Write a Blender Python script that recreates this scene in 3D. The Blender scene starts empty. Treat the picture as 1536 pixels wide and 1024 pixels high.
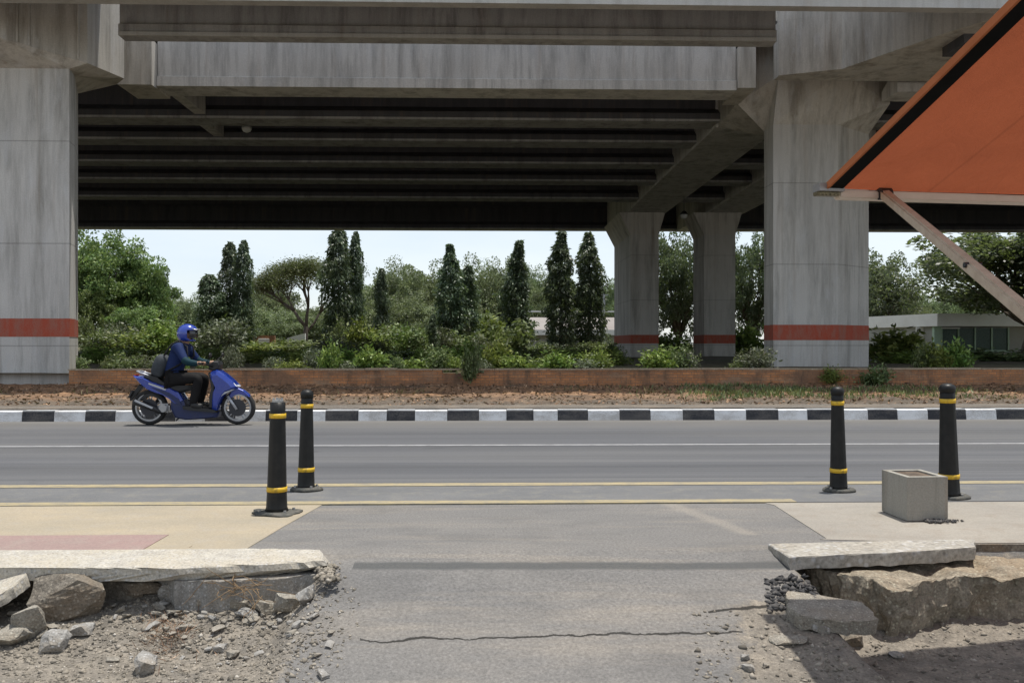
import bpy, bmesh, math, random
import numpy as np
from mathutils import Vector, Matrix, noise as mnoise
random.seed(7); rng = np.random.default_rng(11)
S = bpy.context.scene
COL = S.collection
R = math.radians
PI = math.pi

# ------------------------------------------------------------------ camera numbers (used only to read places off a survey)
F, CX, HY, EYE = 1280.0, 768.0, 516.0, 1.24
TH = R(1.5)
def at(px, py, Y):
    a = math.atan((px - CX) / F) + TH
    X = Y * math.tan(a)
    c = X * math.sin(TH) + Y * math.cos(TH)
    return Vector((X, Y, EYE - (py - HY) / F * c))
def ax(px, Y): return at(px, HY, Y).x
def az(py, Y, px=768): return at(px, py, Y).z
def flat(px, py, z=0.0):
    c = (EYE - z) * F / (py - HY); r = (px - CX) / F * c
    return Vector((c * math.sin(TH) + r * math.cos(TH), c * math.cos(TH) - r * math.sin(TH), z))
def sstep(a, b, x):
    t = np.clip((x - a) / (b - a), 0, 1); return t * t * (3 - 2 * t)
def profile(y):
    return np.interp(y, [-20, 2, 3.0, 3.9, 4.4, 4.8, 5.15, 9], [-.5, -.46, -.40, -.29, -.16, -.05, 0, 0])
def ground(px, py):
    z = 0.0
    for _ in range(14): z = .5 * z + .5 * float(profile(flat(px, py, z).y))
    return flat(px, py, z)

# ------------------------------------------------------------------ object helpers
def props(o, label=None, cat=None, group=None, kind=None):
    if label: o['label'] = label
    if cat: o['category'] = cat
    if group: o['group'] = group
    if kind: o['kind'] = kind
    return o
def link(o, parent=None):
    COL.objects.link(o)
    if parent is not None: o.parent = parent
    return o
def thing(name, label, cat, loc=(0, 0, 0), rz=0, group=None):
    o = bpy.data.objects.new(name, None); o.empty_display_size = .1
    link(o); o.location = loc; o.rotation_euler = (0, 0, rz)
    return props(o, label, cat, group)
def obj(name, me, mat=None, parent=None, smooth=False):
    if isinstance(me, bmesh.types.BMesh):
        bm = me; me = bpy.data.meshes.new(name)
        bmesh.ops.recalc_face_normals(bm, faces=bm.faces[:]); bm.to_mesh(me); bm.free()
    if mat:
        for m in (mat if isinstance(mat, (list, tuple)) else [mat]): me.materials.append(m)
    if smooth: me.polygons.foreach_set('use_smooth', [True] * len(me.polygons))
    return link(bpy.data.objects.new(name, me), parent)
def struct(o): return props(o, kind='structure')
def dup(root, loc, rz=0, sc=1, label=None, group=None):
    r = root.copy(); COL.objects.link(r); r.location = loc; r.rotation_euler = (0, 0, rz)
    r.scale = (sc, sc, sc) if isinstance(sc, (int, float)) else sc
    if label: r['label'] = label
    if group: r['group'] = group
    for ch in root.children:
        c = ch.copy(); COL.objects.link(c); c.parent = r
        for g in ch.children:
            d = g.copy(); COL.objects.link(d); d.parent = c
    return r

def box(bm, x0, x1, y0, y1, z0, z1, bevel=0):
    r = bmesh.ops.create_cube(bm, size=1)
    for v in r['verts']:
        v.co = Vector(((x0 + x1) / 2 + v.co.x * (x1 - x0), (y0 + y1) / 2 + v.co.y * (y1 - y0), (z0 + z1) / 2 + v.co.z * (z1 - z0)))
    if bevel:
        es = list({e for v in r['verts'] for e in v.link_edges})
        bmesh.ops.bevel(bm, geom=es, offset=bevel, segments=2, affect='EDGES')
def loft(bm, loops, cap=True):
    vs = [[bm.verts.new(p) for p in lp] for lp in loops]; n = len(vs[0])
    for a, b in zip(vs, vs[1:]):
        for i in range(n): bm.faces.new((a[i], a[(i + 1) % n], b[(i + 1) % n], b[i]))
    if cap: bm.faces.new(vs[0]); bm.faces.new(vs[-1])
def prism(bm, poly, z0, z1): loft(bm, [[(x, y, z0) for x, y in poly], [(x, y, z1) for x, y in poly]])
def prismx(bm, poly, x0, x1):                    # poly in (y, z)
    loft(bm, [[(x0, y, z) for y, z in poly], [(x1, y, z) for y, z in poly]])
def ring(c, t, r, n, up=None):
    t = Vector(t).normalized(); up = Vector(up or ((0, 0, 1) if abs(t.z) < .9 else (1, 0, 0)))
    a = t.cross(up).normalized(); b = a.cross(t).normalized()
    return [Vector(c) + a * (math.cos(2 * PI * i / n) * r) + b * (math.sin(2 * PI * i / n) * r) for i in range(n)]
def tube(bm, pts, rad, n=8, cap=True):
    pts = [Vector(p) for p in pts]; rad = rad if isinstance(rad, (list, tuple)) else [rad] * len(pts)
    loops = []
    for i, p in enumerate(pts):
        t = pts[min(i + 1, len(pts) - 1)] - pts[max(i - 1, 0)]
        loops.append(ring(p, t, rad[i], n))
    loft(bm, loops, cap)
def lathe(bm, prof, n=24, cap=True, wob=None):        # prof of (r, z) round Z
    loops = [[(r * math.cos(2 * PI * i / n) * (wob(i) if wob else 1), r * math.sin(2 * PI * i / n) * (wob(i) if wob else 1), z) for i in range(n)] for r, z in prof]
    loft(bm, loops, cap)
def beam(bm, a, b, w, h, n=None):
    a, b = Vector(a), Vector(b); t = (b - a).normalized(); s = t.cross(Vector((0, 0, 1))).normalized(); u = s.cross(t)
    loft(bm, [[p + s * (w / 2 * i) + u * (h / 2 * j) for i, j in ((-1, -1), (1, -1), (1, 1), (-1, 1))] for p in (a, b)])
def BM(): return bmesh.new()

# ------------------------------------------------------------------ materials
def mat(name):
    m = bpy.data.materials.new(name); m.use_nodes = True
    nt = m.node_tree; b = nt.nodes['Principled BSDF']
    def N(t, **k):
        n = nt.nodes.new(t)
        for a, v in k.items():
            if a.startswith('i_'): n.inputs[a[2:].replace('_', ' ')].default_value = v
            else: setattr(n, a, v)
        return n
    L = nt.links.new
    return m, nt, b, N, L
def rgba(c): return (c[0], c[1], c[2], 1)
class G:
    """small node-graph writer"""
    def __init__(s, name):
        s.m, s.nt, s.b, s.N, s.L = mat(name)
        s.tc = s.N('ShaderNodeTexCoord')
    def co(s, sc=(1, 1, 1), src='Object'):
        mp = s.N('ShaderNodeMapping'); mp.inputs['Scale'].default_value = sc
        s.L(s.tc.outputs[src], mp.inputs[0]); return mp.outputs[0]
    def noise(s, sc=(1, 1, 1), scale=1, detail=4, rough=.55, dist=0, src='Object'):
        n = s.N('ShaderNodeTexNoise'); n.inputs['Scale'].default_value = scale; n.inputs['Detail'].default_value = detail
        n.inputs['Roughness'].default_value = rough; n.inputs['Distortion'].default_value = dist
        s.L(s.co(sc, src), n.inputs[0]); return n.outputs[0]
    def ramp(s, x, stops):
        r = s.N('ShaderNodeValToRGB'); e = r.color_ramp.elements
        while len(e) < len(stops): e.new(.5)
        for el, (p, c) in zip(e, stops):
            el.position = p; el.color = rgba(c) if isinstance(c, (tuple, list)) else (c, c, c, 1)
        s.L(x, r.inputs[0]); return r.outputs[0]
    def mix(s, f, a, b, mode='MIX'):
        m = s.N('ShaderNodeMix', data_type='RGBA', blend_type=mode)
        for v, i in ((f, 0), (a, 6), (b, 7)):
            if isinstance(v, (int, float)): m.inputs[i].default_value = v
            elif isinstance(v, (tuple, list)): m.inputs[i].default_value = rgba(v)
            else: s.L(v, m.inputs[i])
        return m.outputs[2]
    def math(s, op, a, b=None, c=None):
        n = s.N('ShaderNodeMath', operation=op)
        for i, v in enumerate((a, b, c)):
            if v is None: continue
            if isinstance(v, (int, float)): n.inputs[i].default_value = v
            else: s.L(v, n.inputs[i])
        return n.outputs[0]
    def xyz(s, src='Object'):
        n = s.N('ShaderNodeSeparateXYZ'); s.L(s.tc.outputs[src], n.inputs[0]); return n.outputs
    def attr(s, name):
        n = s.N('ShaderNodeAttribute', attribute_name=name); return n.outputs['Fac']
    def done(s, col=None, rough=.8, bump=None, bs=.3, bd=.02, metal=0, spec=.35):
        if col is not None:
            if isinstance(col, (tuple, list)): s.b.inputs['Base Color'].default_value = rgba(col)
            else: s.L(col, s.b.inputs['Base Color'])
        if isinstance(rough, (int, float)): s.b.inputs['Roughness'].default_value = rough
        else: s.L(rough, s.b.inputs['Roughness'])
        s.b.inputs['Metallic'].default_value = metal
        s.b.inputs['Specular IOR Level'].default_value = spec
        if bump is not None:
            n = s.N('ShaderNodeBump'); n.inputs['Strength'].default_value = bs; n.inputs['Distance'].default_value = bd
            s.L(bump, n.inputs['Height']); s.L(n.outputs[0], s.b.inputs['Normal'])
        return s.m

def concrete(name, base=(.36, .35, .33), dark=(.16, .155, .15), streak=.8, warm=.0, lines=None, bumpy=.25, fine=40):
    g = G(name)
    st = g.ramp(g.noise((1.6, 1.6, .17), 1.3, 8, .68, .15), [(.47, 0), (.64, 1)])                 # long rain streaks
    st2 = g.math('MULTIPLY', g.ramp(g.noise((4.2, 4.2, .36), 1.0, 6, .7, .15), [(.5, 0), (.68, 1)]), g.ramp(g.noise((1, 1, 1), .8, 3, .5), [(.4, .1), (.6, 1)]))
    bl = g.noise((1, 1, 1), .55, 7, .6)
    blot = g.ramp(bl, [(.35, 0), (.68, 1)])
    c = g.mix(g.math('MULTIPLY', st, streak * .85), base, dark)
    c = g.mix(g.math('MULTIPLY', st2, streak * .6), c, [x * .6 for x in dark])
    lt = g.ramp(g.noise((2.5, 2.5, .7), 1.1, 6, .65), [(.54, 0), (.66, 1)])
    c = g.mix(g.math('MULTIPLY', lt, .5 * streak), c, [min(.6, x * 1.35) for x in base])
    c = g.mix(g.math('MULTIPLY', blot, .5), c, [b * .72 for b in base])
    rust = g.ramp(g.noise((3, 3, .15), 1.7, 4, .6, 0), [(.56, 0), (.72, 1)])
    c = g.mix(g.math('MULTIPLY', rust, .25 + warm), c, (.27, .20, .14))
    fn = g.noise((1, 1, 1), fine, 4, .7)
    c = g.mix(.35, c, g.mix(1.0, c, g.ramp(fn, [(.3, .55), (.7, 1.3)]), 'MULTIPLY'))
    if lines:                                                                              # formwork joints
        z = g.xyz()[2]
        w = g.math('ABSOLUTE', g.math('SUBTRACT', g.math('FRACT', g.math('DIVIDE', z, lines)), .5))
        ln = g.ramp(w, [(.0, 1), (.008, 0)])
        c = g.mix(g.math('MULTIPLY', ln, .6), c, [x * .5 for x in dark])
    return g.done(c, .88, g.mix(.3, fn, bl), bumpy, .02)

M = {}
M['conc_pier'] = concrete('pier_concrete', (.60, .58, .545), (.25, .24, .215), .9, .04, lines=2.4)
M['conc_head'] = concrete('pier_head_concrete', (.60, .57, .515), (.25, .225, .19), .9, .12)
M['conc_girder'] = concrete('girder_concrete', (.66, .64, .605), (.26, .25, .235), .9)
M['conc_shaded'] = concrete('shaded_girder_concrete', (.105, .105, .115), (.05, .05, .056), .6)  # girder concrete with the shade under the deck put into its colour
M['conc_near'] = concrete('weathered_near_girder_and_lit_edge_concrete', (.42, .415, .405), (.16, .155, .15), .9)
M['conc_soffit'] = concrete('deck_soffit_concrete', (.10, .10, .108), (.06, .06, .066), .4)  # soffit darkened: under-deck shade is part of this colour
M['conc_light'] = concrete('parapet_concrete', (.5, .49, .46), (.28, .27, .25), .5)
M['conc_block'] = concrete('block_concrete', (.33, .315, .275), (.12, .11, .09), 1.1, .35, bumpy=.5, fine=70)
def rough_stone(name, a, b, c3, sc=9, bs=.8):
    g = G(name)
    n1 = g.noise((1, 1, 1), sc, 8, .68); n2 = g.noise((1, 1, 1), sc * 7, 4, .7); n3 = g.noise((1, 1, 1), sc * .3, 3, .5)
    c = g.mix(g.ramp(n1, [(.35, 0), (.65, 1)]), a, b)
    c = g.mix(g.ramp(n3, [(.45, 0), (.62, .8)]), c, c3)
    c = g.mix(.6, c, g.mix(1.0, c, g.ramp(n2, [(.3, .45), (.7, 1.5)]), 'MULTIPLY'))
    vo = g.N('ShaderNodeTexVoronoi'); vo.inputs['Scale'].default_value = sc * 4.5; g.L(g.co(), vo.inputs[0])
    sp = g.N('ShaderNodeSeparateColor'); g.L(vo.outputs['Color'], sp.inputs[0])
    c = g.mix(g.math('MULTIPLY', g.ramp(sp.outputs[0], [(.62, 0), (.7, 1)]), g.ramp(vo.outputs['Distance'], [(.25, .55), (.5, 0)])), c, [min(.5, x * 1.7) for x in a])
    c = g.mix(g.math('MULTIPLY', g.ramp(sp.outputs[1], [(.7, 0), (.76, 1)]), g.ramp(vo.outputs['Distance'], [(.2, .6), (.45, 0)])), c, [x * .35 for x in a])
    return g.done(c, .92, g.mix(.4, n1, g.mix(.5, n2, vo.outputs['Distance'])), bs, .02)
M['rubble'] = rough_stone('broken_concrete', (.31, .285, .24), (.18, .163, .138), (.27, .235, .185), 16, .9)
M['rubble_dark'] = rough_stone('earthy_concrete', (.215, .19, .155), (.105, .092, .075), (.18, .14, .10), 13, 1.0)
M['footing'] = rough_stone('earthy_footing_concrete', (.32, .275, .21), (.16, .135, .10), (.26, .20, .135), 11, 1.0)
M['rubble_grey'] = rough_stone('grey_broken_concrete', (.32, .31, .29), (.19, .18, .165), (.28, .25, .21), 16, .5)
M['kerb_conc'] = rough_stone('worn_kerb_concrete', (.46, .43, .37), (.33, .305, .265), (.40, .36, .29), 12, .4)
M['slab_conc'] = rough_stone('slab_concrete', (.37, .35, .31), (.27, .25, .215), (.32, .29, .24), 6, .3)
M['gravel'] = None

def gravel_mat():
    g = G('gravel_stones')
    ge = g.N('ShaderNodeNewGeometry')
    c = g.ramp(ge.outputs['Random Per Island'], [(0, (.10, .09, .075)), (.35, (.18, .16, .13)), (.7, (.26, .23, .185)), (.95, (.33, .295, .245)), (1, (.45, .42, .37))])
    return g.done(c, .9)
M['gravel'] = gravel_mat()
def dark_gravel_mat():
    g = G('dark_crumb_stones')
    ge = g.N('ShaderNodeNewGeometry')
    c = g.ramp(ge.outputs['Random Per Island'], [(0, (.03, .03, .032)), (.6, (.07, .068, .068)), (1, (.13, .12, .11))])
    return g.done(c, .9)
M['gravel_dark'] = dark_gravel_mat()

def asphalt_mat():
    g = G('road_asphalt')
    fn = g.noise((1, 1, 1), 55, 5, .75); ff = g.noise((1, 1, 1), 220, 2, .6)
    st = g.noise((.035, 1.7, 1), 1.6, 5, .6); big = g.noise((.12, .5, 1), 1, 4, .55)
    c = g.ramp(st, [(.25, (.074, .076, .082)), (.5, (.098, .100, .107)), (.78, (.128, .128, .132))])
    y = g.xyz()[1]
    # wheel tracks polished along the lane
    trk = g.ramp(g.math('ABSOLUTE', g.math('SUBTRACT', g.math('FRACT', g.math('DIVIDE', g.math('ADD', y, .35), 1.62)), .5)), [(.0, .80), (.28, 1.05), (.5, 1.08)])
    c = g.mix(.75, c, g.mix(1.0, c, trk, 'MULTIPLY'))
    c = g.mix(g.ramp(big, [(.42, 0), (.68, .6)]), c, (.135, .133, .13))
    c = g.mix(.55, c, g.mix(1.0, c, g.ramp(fn, [(.3, .62), (.7, 1.35)]), 'MULTIPLY'))
    sk = g.ramp(g.noise((.012, 5.0, 1), 1.6, 4, .6), [(.52, 0), (.64, 1)]); c = g.mix(g.math('MULTIPLY', sk, .5), c, (.058, .06, .066))
    sk2 = g.ramp(g.noise((.02, 7.0, 1), 2.3, 4, .6), [(.56, 0), (.66, 1)]); c = g.mix(g.math('MULTIPLY', sk2, .4), c, (.165, .162, .155))
    oil = g.ramp(g.noise((.8, 2.2, 1), 1.4, 5, .7), [(.62, 0), (.70, 1)]); c = g.mix(g.math('MULTIPLY', oil, .5), c, (.05, .05, .053))
    dust = g.ramp(g.math('ADD', y, g.math('MULTIPLY', g.noise((.6, .6, 1), 2, 3), .5)), [(.0, 0), (1, 1)])
    edge = g.N('ShaderNodeMapRange'); edge.inputs[1].default_value = 12.9; edge.inputs[2].default_value = 14.2
    g.L(g.math('ADD', y, g.math('MULTIPLY', g.noise((.5, .5, 1), 2, 4), .8)), edge.inputs[0])
    c = g.mix(g.math('MULTIPLY', edge.outputs[0], .55), c, (.19, .178, .158))
    return g.done(c, .82, g.mix(.5, fn, ff), .35, .01, spec=.3)
M['asphalt'] = asphalt_mat()

def drive_mat():
    g = G('driveway_asphalt_and_dirt')
    X, Y, _ = g.xyz()
    fn = g.noise((1, 1, 1), 60, 5, .78); ff = g.noise((1, 1, 1), 170, 3, .7); mid = g.noise((1, 1, 1), 9, 5, .65)
    big = g.noise((.5, 1.4, 1), 1.3, 5, .6)
    asp = g.ramp(big, [(.3, (.158, .154, .150)), (.55, (.188, .180, .170)), (.75, (.23, .212, .19))])
    asp = g.mix(g.ramp(g.noise((.35, 3.5, 1), 1.4, 5, .6), [(.52, 0), (.72, .55)]), asp, (.29, .255, .21))      # dusty drifts
    spk = g.ramp(fn, [(.28, .45), (.5, .95), (.72, 1.55)])
    asp = g.mix(.75, asp, g.mix(1.0, asp, spk, 'MULTIPLY'))
    dirt = g.ramp(mid, [(.3, (.15, .134, .113)), (.5, (.225, .20, .166)), (.72, (.305, .268, .218))])
    dirt = g.mix(.8, dirt, g.mix(1.0, dirt, g.ramp(fn, [(.3, .4), (.55, 1.0), (.75, 1.6)]), 'MULTIPLY'))
    d = g.math('ADD', g.attr('dirt'), g.math('MULTIPLY', g.math('SUBTRACT', mid, .5), .9))
    d = g.math('ADD', d, g.math('MULTIPLY', g.math('SUBTRACT', fn, .5), .5))
    dm = g.ramp(d, [(.38, 0), (.62, 1)])
    c = g.mix(dm, asp, dirt)
    # tar seam and two cracks, thin wandering lines across the drive
    n1 = g.math('SUBTRACT', g.noise((1, .3, 1), 2.3, 6, .62), .5); n2 = g.math('SUBTRACT', g.noise((1, .2, 1), 5.5, 5, .7), .5)
    def line(p, q, amp, w0, w1, x0, x1, wn=None):
        s = (q.y - p.y) / (q.x - p.x)
        yl = g.math('ADD', g.math('MULTIPLY', g.math('SUBTRACT', X, p.x), s), p.y)
        yl = g.math('ADD', yl, g.math('ADD', g.math('MULTIPLY', n1, amp), g.math('MULTIPLY', n2, amp * .35)))
        dd = g.math('ABSOLUTE', g.math('SUBTRACT', Y, yl))
        wv = g.math('ADD', w0, g.math('MULTIPLY', g.math('ADD', n2, .2), w1))
        k = g.N('ShaderNodeMapRange'); g.L(g.math('DIVIDE', dd, g.math('MAXIMUM', wv, .0015)), k.inputs[0])
        k.inputs[1].default_value = 1.2; k.inputs[2].default_value = .6
        inside = g.math('MULTIPLY', g.math('GREATER_THAN', X, x0), g.math('LESS_THAN', X, x1))
        return g.math('MULTIPLY', k.outputs[0], inside)
    a, b = ground(530, 848), ground(1180, 848)
    seam = line(a, b, .05, .05, .03, a.x, b.x)
    sm = g.math('MULTIPLY', seam, g.ramp(fn, [(.3, .45), (.6, .95)]))
    c = g.mix(sm, c, (.075, .078, .078))
    p, q = ground(540, 958), ground(1115, 949)
    cr = line(p, q, .16, .003, .024, p.x, q.x)
    p, q = ground(1062, 917), ground(1215, 907)
    cr2 = line(p, q, .06, .005, .024, p.x, q.x)
    crk = g.math('MAXIMUM', cr, cr2)
    c = g.mix(g.math('MULTIPLY', crk, .92), c, (.025, .023, .02))
    blo = g.ramp(g.noise((.8, 1.5, 1), 1.9, 6, .7), [(.5, 0), (.62, 1)]); c = g.mix(g.math('MULTIPLY', blo, .28), c, (.10, .098, .096))
    pA, pB = ground(1000, 755), ground(1128, 802)
    xl = g.math('ADD', g.math('MULTIPLY', g.math('SUBTRACT', Y, pA.y), (pB.x - pA.x) / (pB.y - pA.y)), pA.x)
    scr = g.N('ShaderNodeMapRange'); g.L(g.math('ABSOLUTE', g.math('SUBTRACT', X, g.math('ADD', xl, g.math('MULTIPLY', n1, .12)))), scr.inputs[0]); scr.inputs[1].default_value = .10; scr.inputs[2].default_value = .03
    c = g.mix(g.math('MULTIPLY', g.math('MULTIPLY', scr.outputs[0], g.math('GREATER_THAN', Y, pB.y)), g.ramp(fn, [(.35, .2), (.6, .6)])), c, (.30, .27, .23))
    hgt = g.math('SUBTRACT', g.math('ADD', g.math('MULTIPLY', ff, .5), fn), g.math('MULTIPLY', crk, 2.0))
    return g.done(c, .9, hgt, .55, .012, spec=.25)

def ramp_paving(name, a, b, c3, tile=None):
    g = G(name)
    n1 = g.noise((.7, 1.6, 1), 1.6, 6, .62); fn = g.noise((1, 1, 1), 75, 4, .75); md = g.noise((1, 1, 1), 6, 5, .65)
    c = g.mix(g.ramp(n1, [(.35, 0), (.68, 1)]), a, b)
    c = g.mix(g.ramp(md, [(.5, 0), (.72, .6)]), c, c3)
    c = g.mix(.5, c, g.mix(1.0, c, g.ramp(fn, [(.3, .65), (.7, 1.3)]), 'MULTIPLY'))
    return g.done(c, .88, fn, .3, .008)
M['pave_tan'] = ramp_paving('yellowed_pavement', (.35, .295, .212), (.285, .25, .19), (.315, .285, .24))
M['pave_red'] = ramp_paving('faded_red_pavement', (.29, .20, .18), (.255, .19, .172), (.30, .25, .215))
M['pave_grey'] = ramp_paving('dusty_concrete_pavement', (.31, .285, .245), (.25, .23, .20), (.235, .195, .155))
M['gutter'] = ramp_paving('gutter_concrete', (.15, .15, .15), (.12, .122, .125), (.20, .19, .165))

def paint(name, col, wear=(.16, .155, .15), amt=.35, sc=(1, 4, 1)):
    g = G(name)
    n = g.noise(sc, 5, 6, .7); f = g.noise((1, 1, 1), 60, 3, .7)
    w = g.ramp(g.mix(.4, n, f), [(.44, 0), (.6, 1)])
    c = g.mix(g.math('MULTIPLY', w, amt), col, wear)
    c = g.mix(.3, c, g.mix(1.0, c, g.ramp(f, [(.3, .7), (.7, 1.2)]), 'MULTIPLY'))
    return g.done(c, .7, f, .1, .004)
M['line_white'] = paint('worn_white_line_paint', (.36, .36, .365), (.14, .14, .145), .8)
M['line_yellow'] = paint('worn_yellow_line_paint', (.37, .305, .175), (.20, .185, .155), 1.0)
M['band_red'] = paint('red_band_paint', (.40, .072, .036), (.30, .16, .12), .7, (1.2, 1.2, .35))
M['kerb_white'] = paint('white_kerb_paint', (.68, .69, .70), (.27, .25, .225), .7, (.5, .6, .9))
M['kerb_black'] = paint('black_kerb_paint', (.022, .024, .03), (.14, .13, .12), .65, (.35, .6, .8))

def brick_mat():
    g = G('orange_brick')
    b = g.N('ShaderNodeTexBrick'); b.inputs['Scale'].default_value = 1
    b.inputs['Brick Width'].default_value = .22; b.inputs['Row Height'].default_value = .065; b.inputs['Mortar Size'].default_value = .007
    b.inputs['Color1'].default_value = rgba((.60, .26, .105)); b.inputs['Color2'].default_value = rgba((.44, .19, .08)); b.inputs['Mortar'].default_value = rgba((.24, .17, .115))
    cx = g.N('ShaderNodeCombineXYZ'); X, Y, Z = g.xyz(); g.L(X, cx.inputs[0]); g.L(Z, cx.inputs[1]); g.L(cx.outputs[0], b.inputs[0])
    n = g.noise((.7, 1, 2), 1.6, 6, .65); f = g.noise((1, 1, 1), 30, 4, .7)
    c = g.mix(g.ramp(n, [(.42, 0), (.6, .85)]), b.outputs[0], (.24, .14, .085)); vs_ = g.noise((2.4, 1, .5), 1.5, 6, .7); c = g.mix(g.ramp(vs_, [(.5, 0), (.64, .7)]), c, (.12, .085, .06))
    c = g.mix(g.ramp(g.noise((.5, 1, 1.5), 2.9, 5, .6), [(.55, 0), (.7, .7)]), c, (.36, .25, .16))
    c = g.mix(.5, c, g.mix(1.0, c, g.ramp(f, [(.3, .6), (.7, 1.3)]), 'MULTIPLY'))
    return g.done(c, .9, g.math('ADD', b.outputs[1], f), .4, -.01)
M['brick'] = brick_mat()
M['coping'] = rough_stone('wall_coping', (.42, .33, .23), (.33, .24, .16), (.36, .29, .2), 6, .3)
def verge_mat():
    g = G('dry_verge_soil')
    n1 = g.noise((1, 1, 1), 1.1, 7, .65); n2 = g.noise((1, 1, 1), 9, 6, .72); n3 = g.noise((.6, 2.2, 1), .9, 4, .55)
    Y = g.math('ADD', g.xyz()[1], g.math('MULTIPLY', g.math('SUBTRACT', n1, .5), 2.4))
    mr = g.N('ShaderNodeMapRange'); mr.inputs[1].default_value = 15.4; mr.inputs[2].default_value = 17.2; g.L(Y, mr.inputs[0])
    c = g.mix(mr.outputs[0], g.ramp(n2, [(.3, (.055, .045, .037)), (.55, (.135, .108, .082)), (.75, (.22, .175, .125))]), g.ramp(n2, [(.3, (.10, .055, .03)), (.55, (.30, .165, .085)), (.75, (.43, .27, .15))]))
    c = g.mix(g.ramp(n3, [(.5, 0), (.62, .7)]), c, (.075, .06, .045))
    return g.done(c, .95, g.mix(.4, n1, n2), 1.0, .05)
M['soil'] = verge_mat()
M['earth'] = rough_stone('box_earth', (.155, .112, .08), (.065, .052, .041), (.215, .13, .07), 3, 1.0)
M['soil_path'] = rough_stone('trodden_verge_soil', (.17, .15, .128), (.10, .088, .075), (.19, .155, .12), 6, .8)
M['bed'] = rough_stone('planting_soil', (.13, .10, .06), (.07, .065, .035), (.09, .10, .035), 1.2, .9)

def leaf_mat(name, lo, mid, hi, trans=.3, rough=.5):
    g = G(name)
    ge = g.N('ShaderNodeNewGeometry'); oi = g.N('ShaderNodeObjectInfo')
    c = g.ramp(ge.outputs['Random Per Island'], [(0, lo), (.5, mid), (1, hi)])
    cl = g.ramp(g.noise((1, 1, 1), 5.5, 3, .5), [(.38, .62), (.5, 1.0), (.64, 1.5)]); c = g.mix(1.0, c, cl, 'MULTIPLY')
    hs = g.N('ShaderNodeHueSaturation'); g.L(c, hs.inputs['Color'])
    g.L(g.math('ADD', .47, g.math('MULTIPLY', oi.outputs['Random'], .05)), hs.inputs['Hue'])
    g.L(g.math('ADD', .8, g.math('MULTIPLY', oi.outputs['Random'], .4)), hs.inputs['Value'])
    m = g.done(hs.outputs[0], rough, spec=.4)
    tr = g.N('ShaderNodeBsdfTranslucent'); g.L(g.mix(.5, hs.outputs[0], (.16, .22, .03)), tr.inputs[0])
    mx = g.N('ShaderNodeMixShader'); mx.inputs[0].default_value = trans
    g.L(g.b.outputs[0], mx.inputs[1]); g.L(tr.outputs[0], mx.inputs[2])
    g.L(mx.outputs[0], g.nt.nodes['Material Output'].inputs[0])
    return m
M['leaf_col'] = leaf_mat('columnar_tree_leaves', (0.05, 0.079, 0.051), (0.094, 0.14, 0.08), (0.215, 0.263, 0.17), 0.34, .4)
M['leaf_broad'] = leaf_mat('broad_tree_leaves', (0.064, 0.107, 0.037), (0.137, 0.198, 0.062), (0.272, 0.324, 0.124), 0.4)
M['leaf_far'] = leaf_mat('hazy_tree_leaves', (0.111, 0.146, 0.083), (0.178, 0.226, 0.114), (0.267, 0.306, 0.167), 0.35)  # distance haze mixed into the leaf colour
M['leaf_rain'] = leaf_mat('pale_canopy_leaves', (.07, .10, .04), (.115, .15, .06), (.19, .215, .10), .3)
M['leaf_dark'] = leaf_mat('dark_tree_leaves', (0.052, 0.078, 0.052), (0.11, 0.147, 0.088), (0.232, 0.252, 0.178), 0.5, .4)
M['leaf_shrub'] = leaf_mat('shrub_leaves', (0.067, 0.099, 0.041), (0.134, 0.185, 0.069), (0.269, 0.305, 0.152), 0.3)
M['leaf_shrub2'] = leaf_mat('bright_shrub_leaves', (0.077, 0.133, 0.029), (0.161, 0.24, 0.052), (0.309, 0.38, 0.106), .3)
M['leaf_grey'] = leaf_mat('greyish_shrub_leaves', (0.084, 0.108, 0.072), (0.144, 0.168, 0.108), (0.264, 0.288, 0.204), .22)
M['grass'] = leaf_mat('verge_grass', (.06, .08, .025), (.12, .13, .05), (.26, .22, .11), .25)
M['litter'] = leaf_mat('fallen_leaf_litter', (.075, .045, .028), (.20, .125, .07), (.42, .29, .17), .1, .8)
M['bark'] = rough_stone('bark', (.13, .105, .08), (.07, .055, .042), (.10, .085, .065), 5, .6)

def simple(name, col, rough=.5, metal=0, dirt=0, dcol=(.2, .17, .13), spec=.5, coat=0, sc=8):
    g = G(name)
    n = g.noise((1, 1, 1), sc, 6, .65)
    c = g.mix(g.ramp(n, [(.42, 0), (.7, dirt)]), col, dcol) if dirt else g.mix(.12, col, g.mix(1.0, col, g.ramp(n, [(.3, .6), (.7, 1.4)]), 'MULTIPLY'))
    m = g.done(c, g.ramp(n, [(.3, max(0, rough - .1)), (.7, min(1, rough + .12))]), metal=metal, spec=spec)
    g.b.inputs['Coat Weight'].default_value = coat; g.b.inputs['Coat Roughness'].default_value = .12
    return m
M['bollard'] = simple('black_bollard_plastic', (.008, .0085, .0085), .45, 0, .35, (.04, .037, .032), .3, sc=14)
M['bollard_base'] = simple('dusty_black_rubber', (.045, .048, .045), .75, 0, .8, (.17, .155, .13), .3, sc=20)
M['bolt'] = simple('galvanised_bolt', (.42, .42, .42), .45, .9, .2)
def tape_mat():
    g = G('yellow_reflective_tape')
    n = g.noise((1, 1, .4), 22, 5, .7)
    c = g.mix(g.ramp(n, [(.5, 0), (.68, .75)]), (.62, .39, .025), (.20, .14, .04))
    return g.done(c, .4)
M['tape'] = tape_mat()
M['blue'] = simple('blue_scooter_paint', (.012, .042, .30), .22, .2, .12, (.10, .09, .09), .6, .8, 6)
M['navy_plastic'] = simple('dark_blue_plastic', (.010, .02, .085), .4, 0, .3, (.06, .055, .05))
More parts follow.
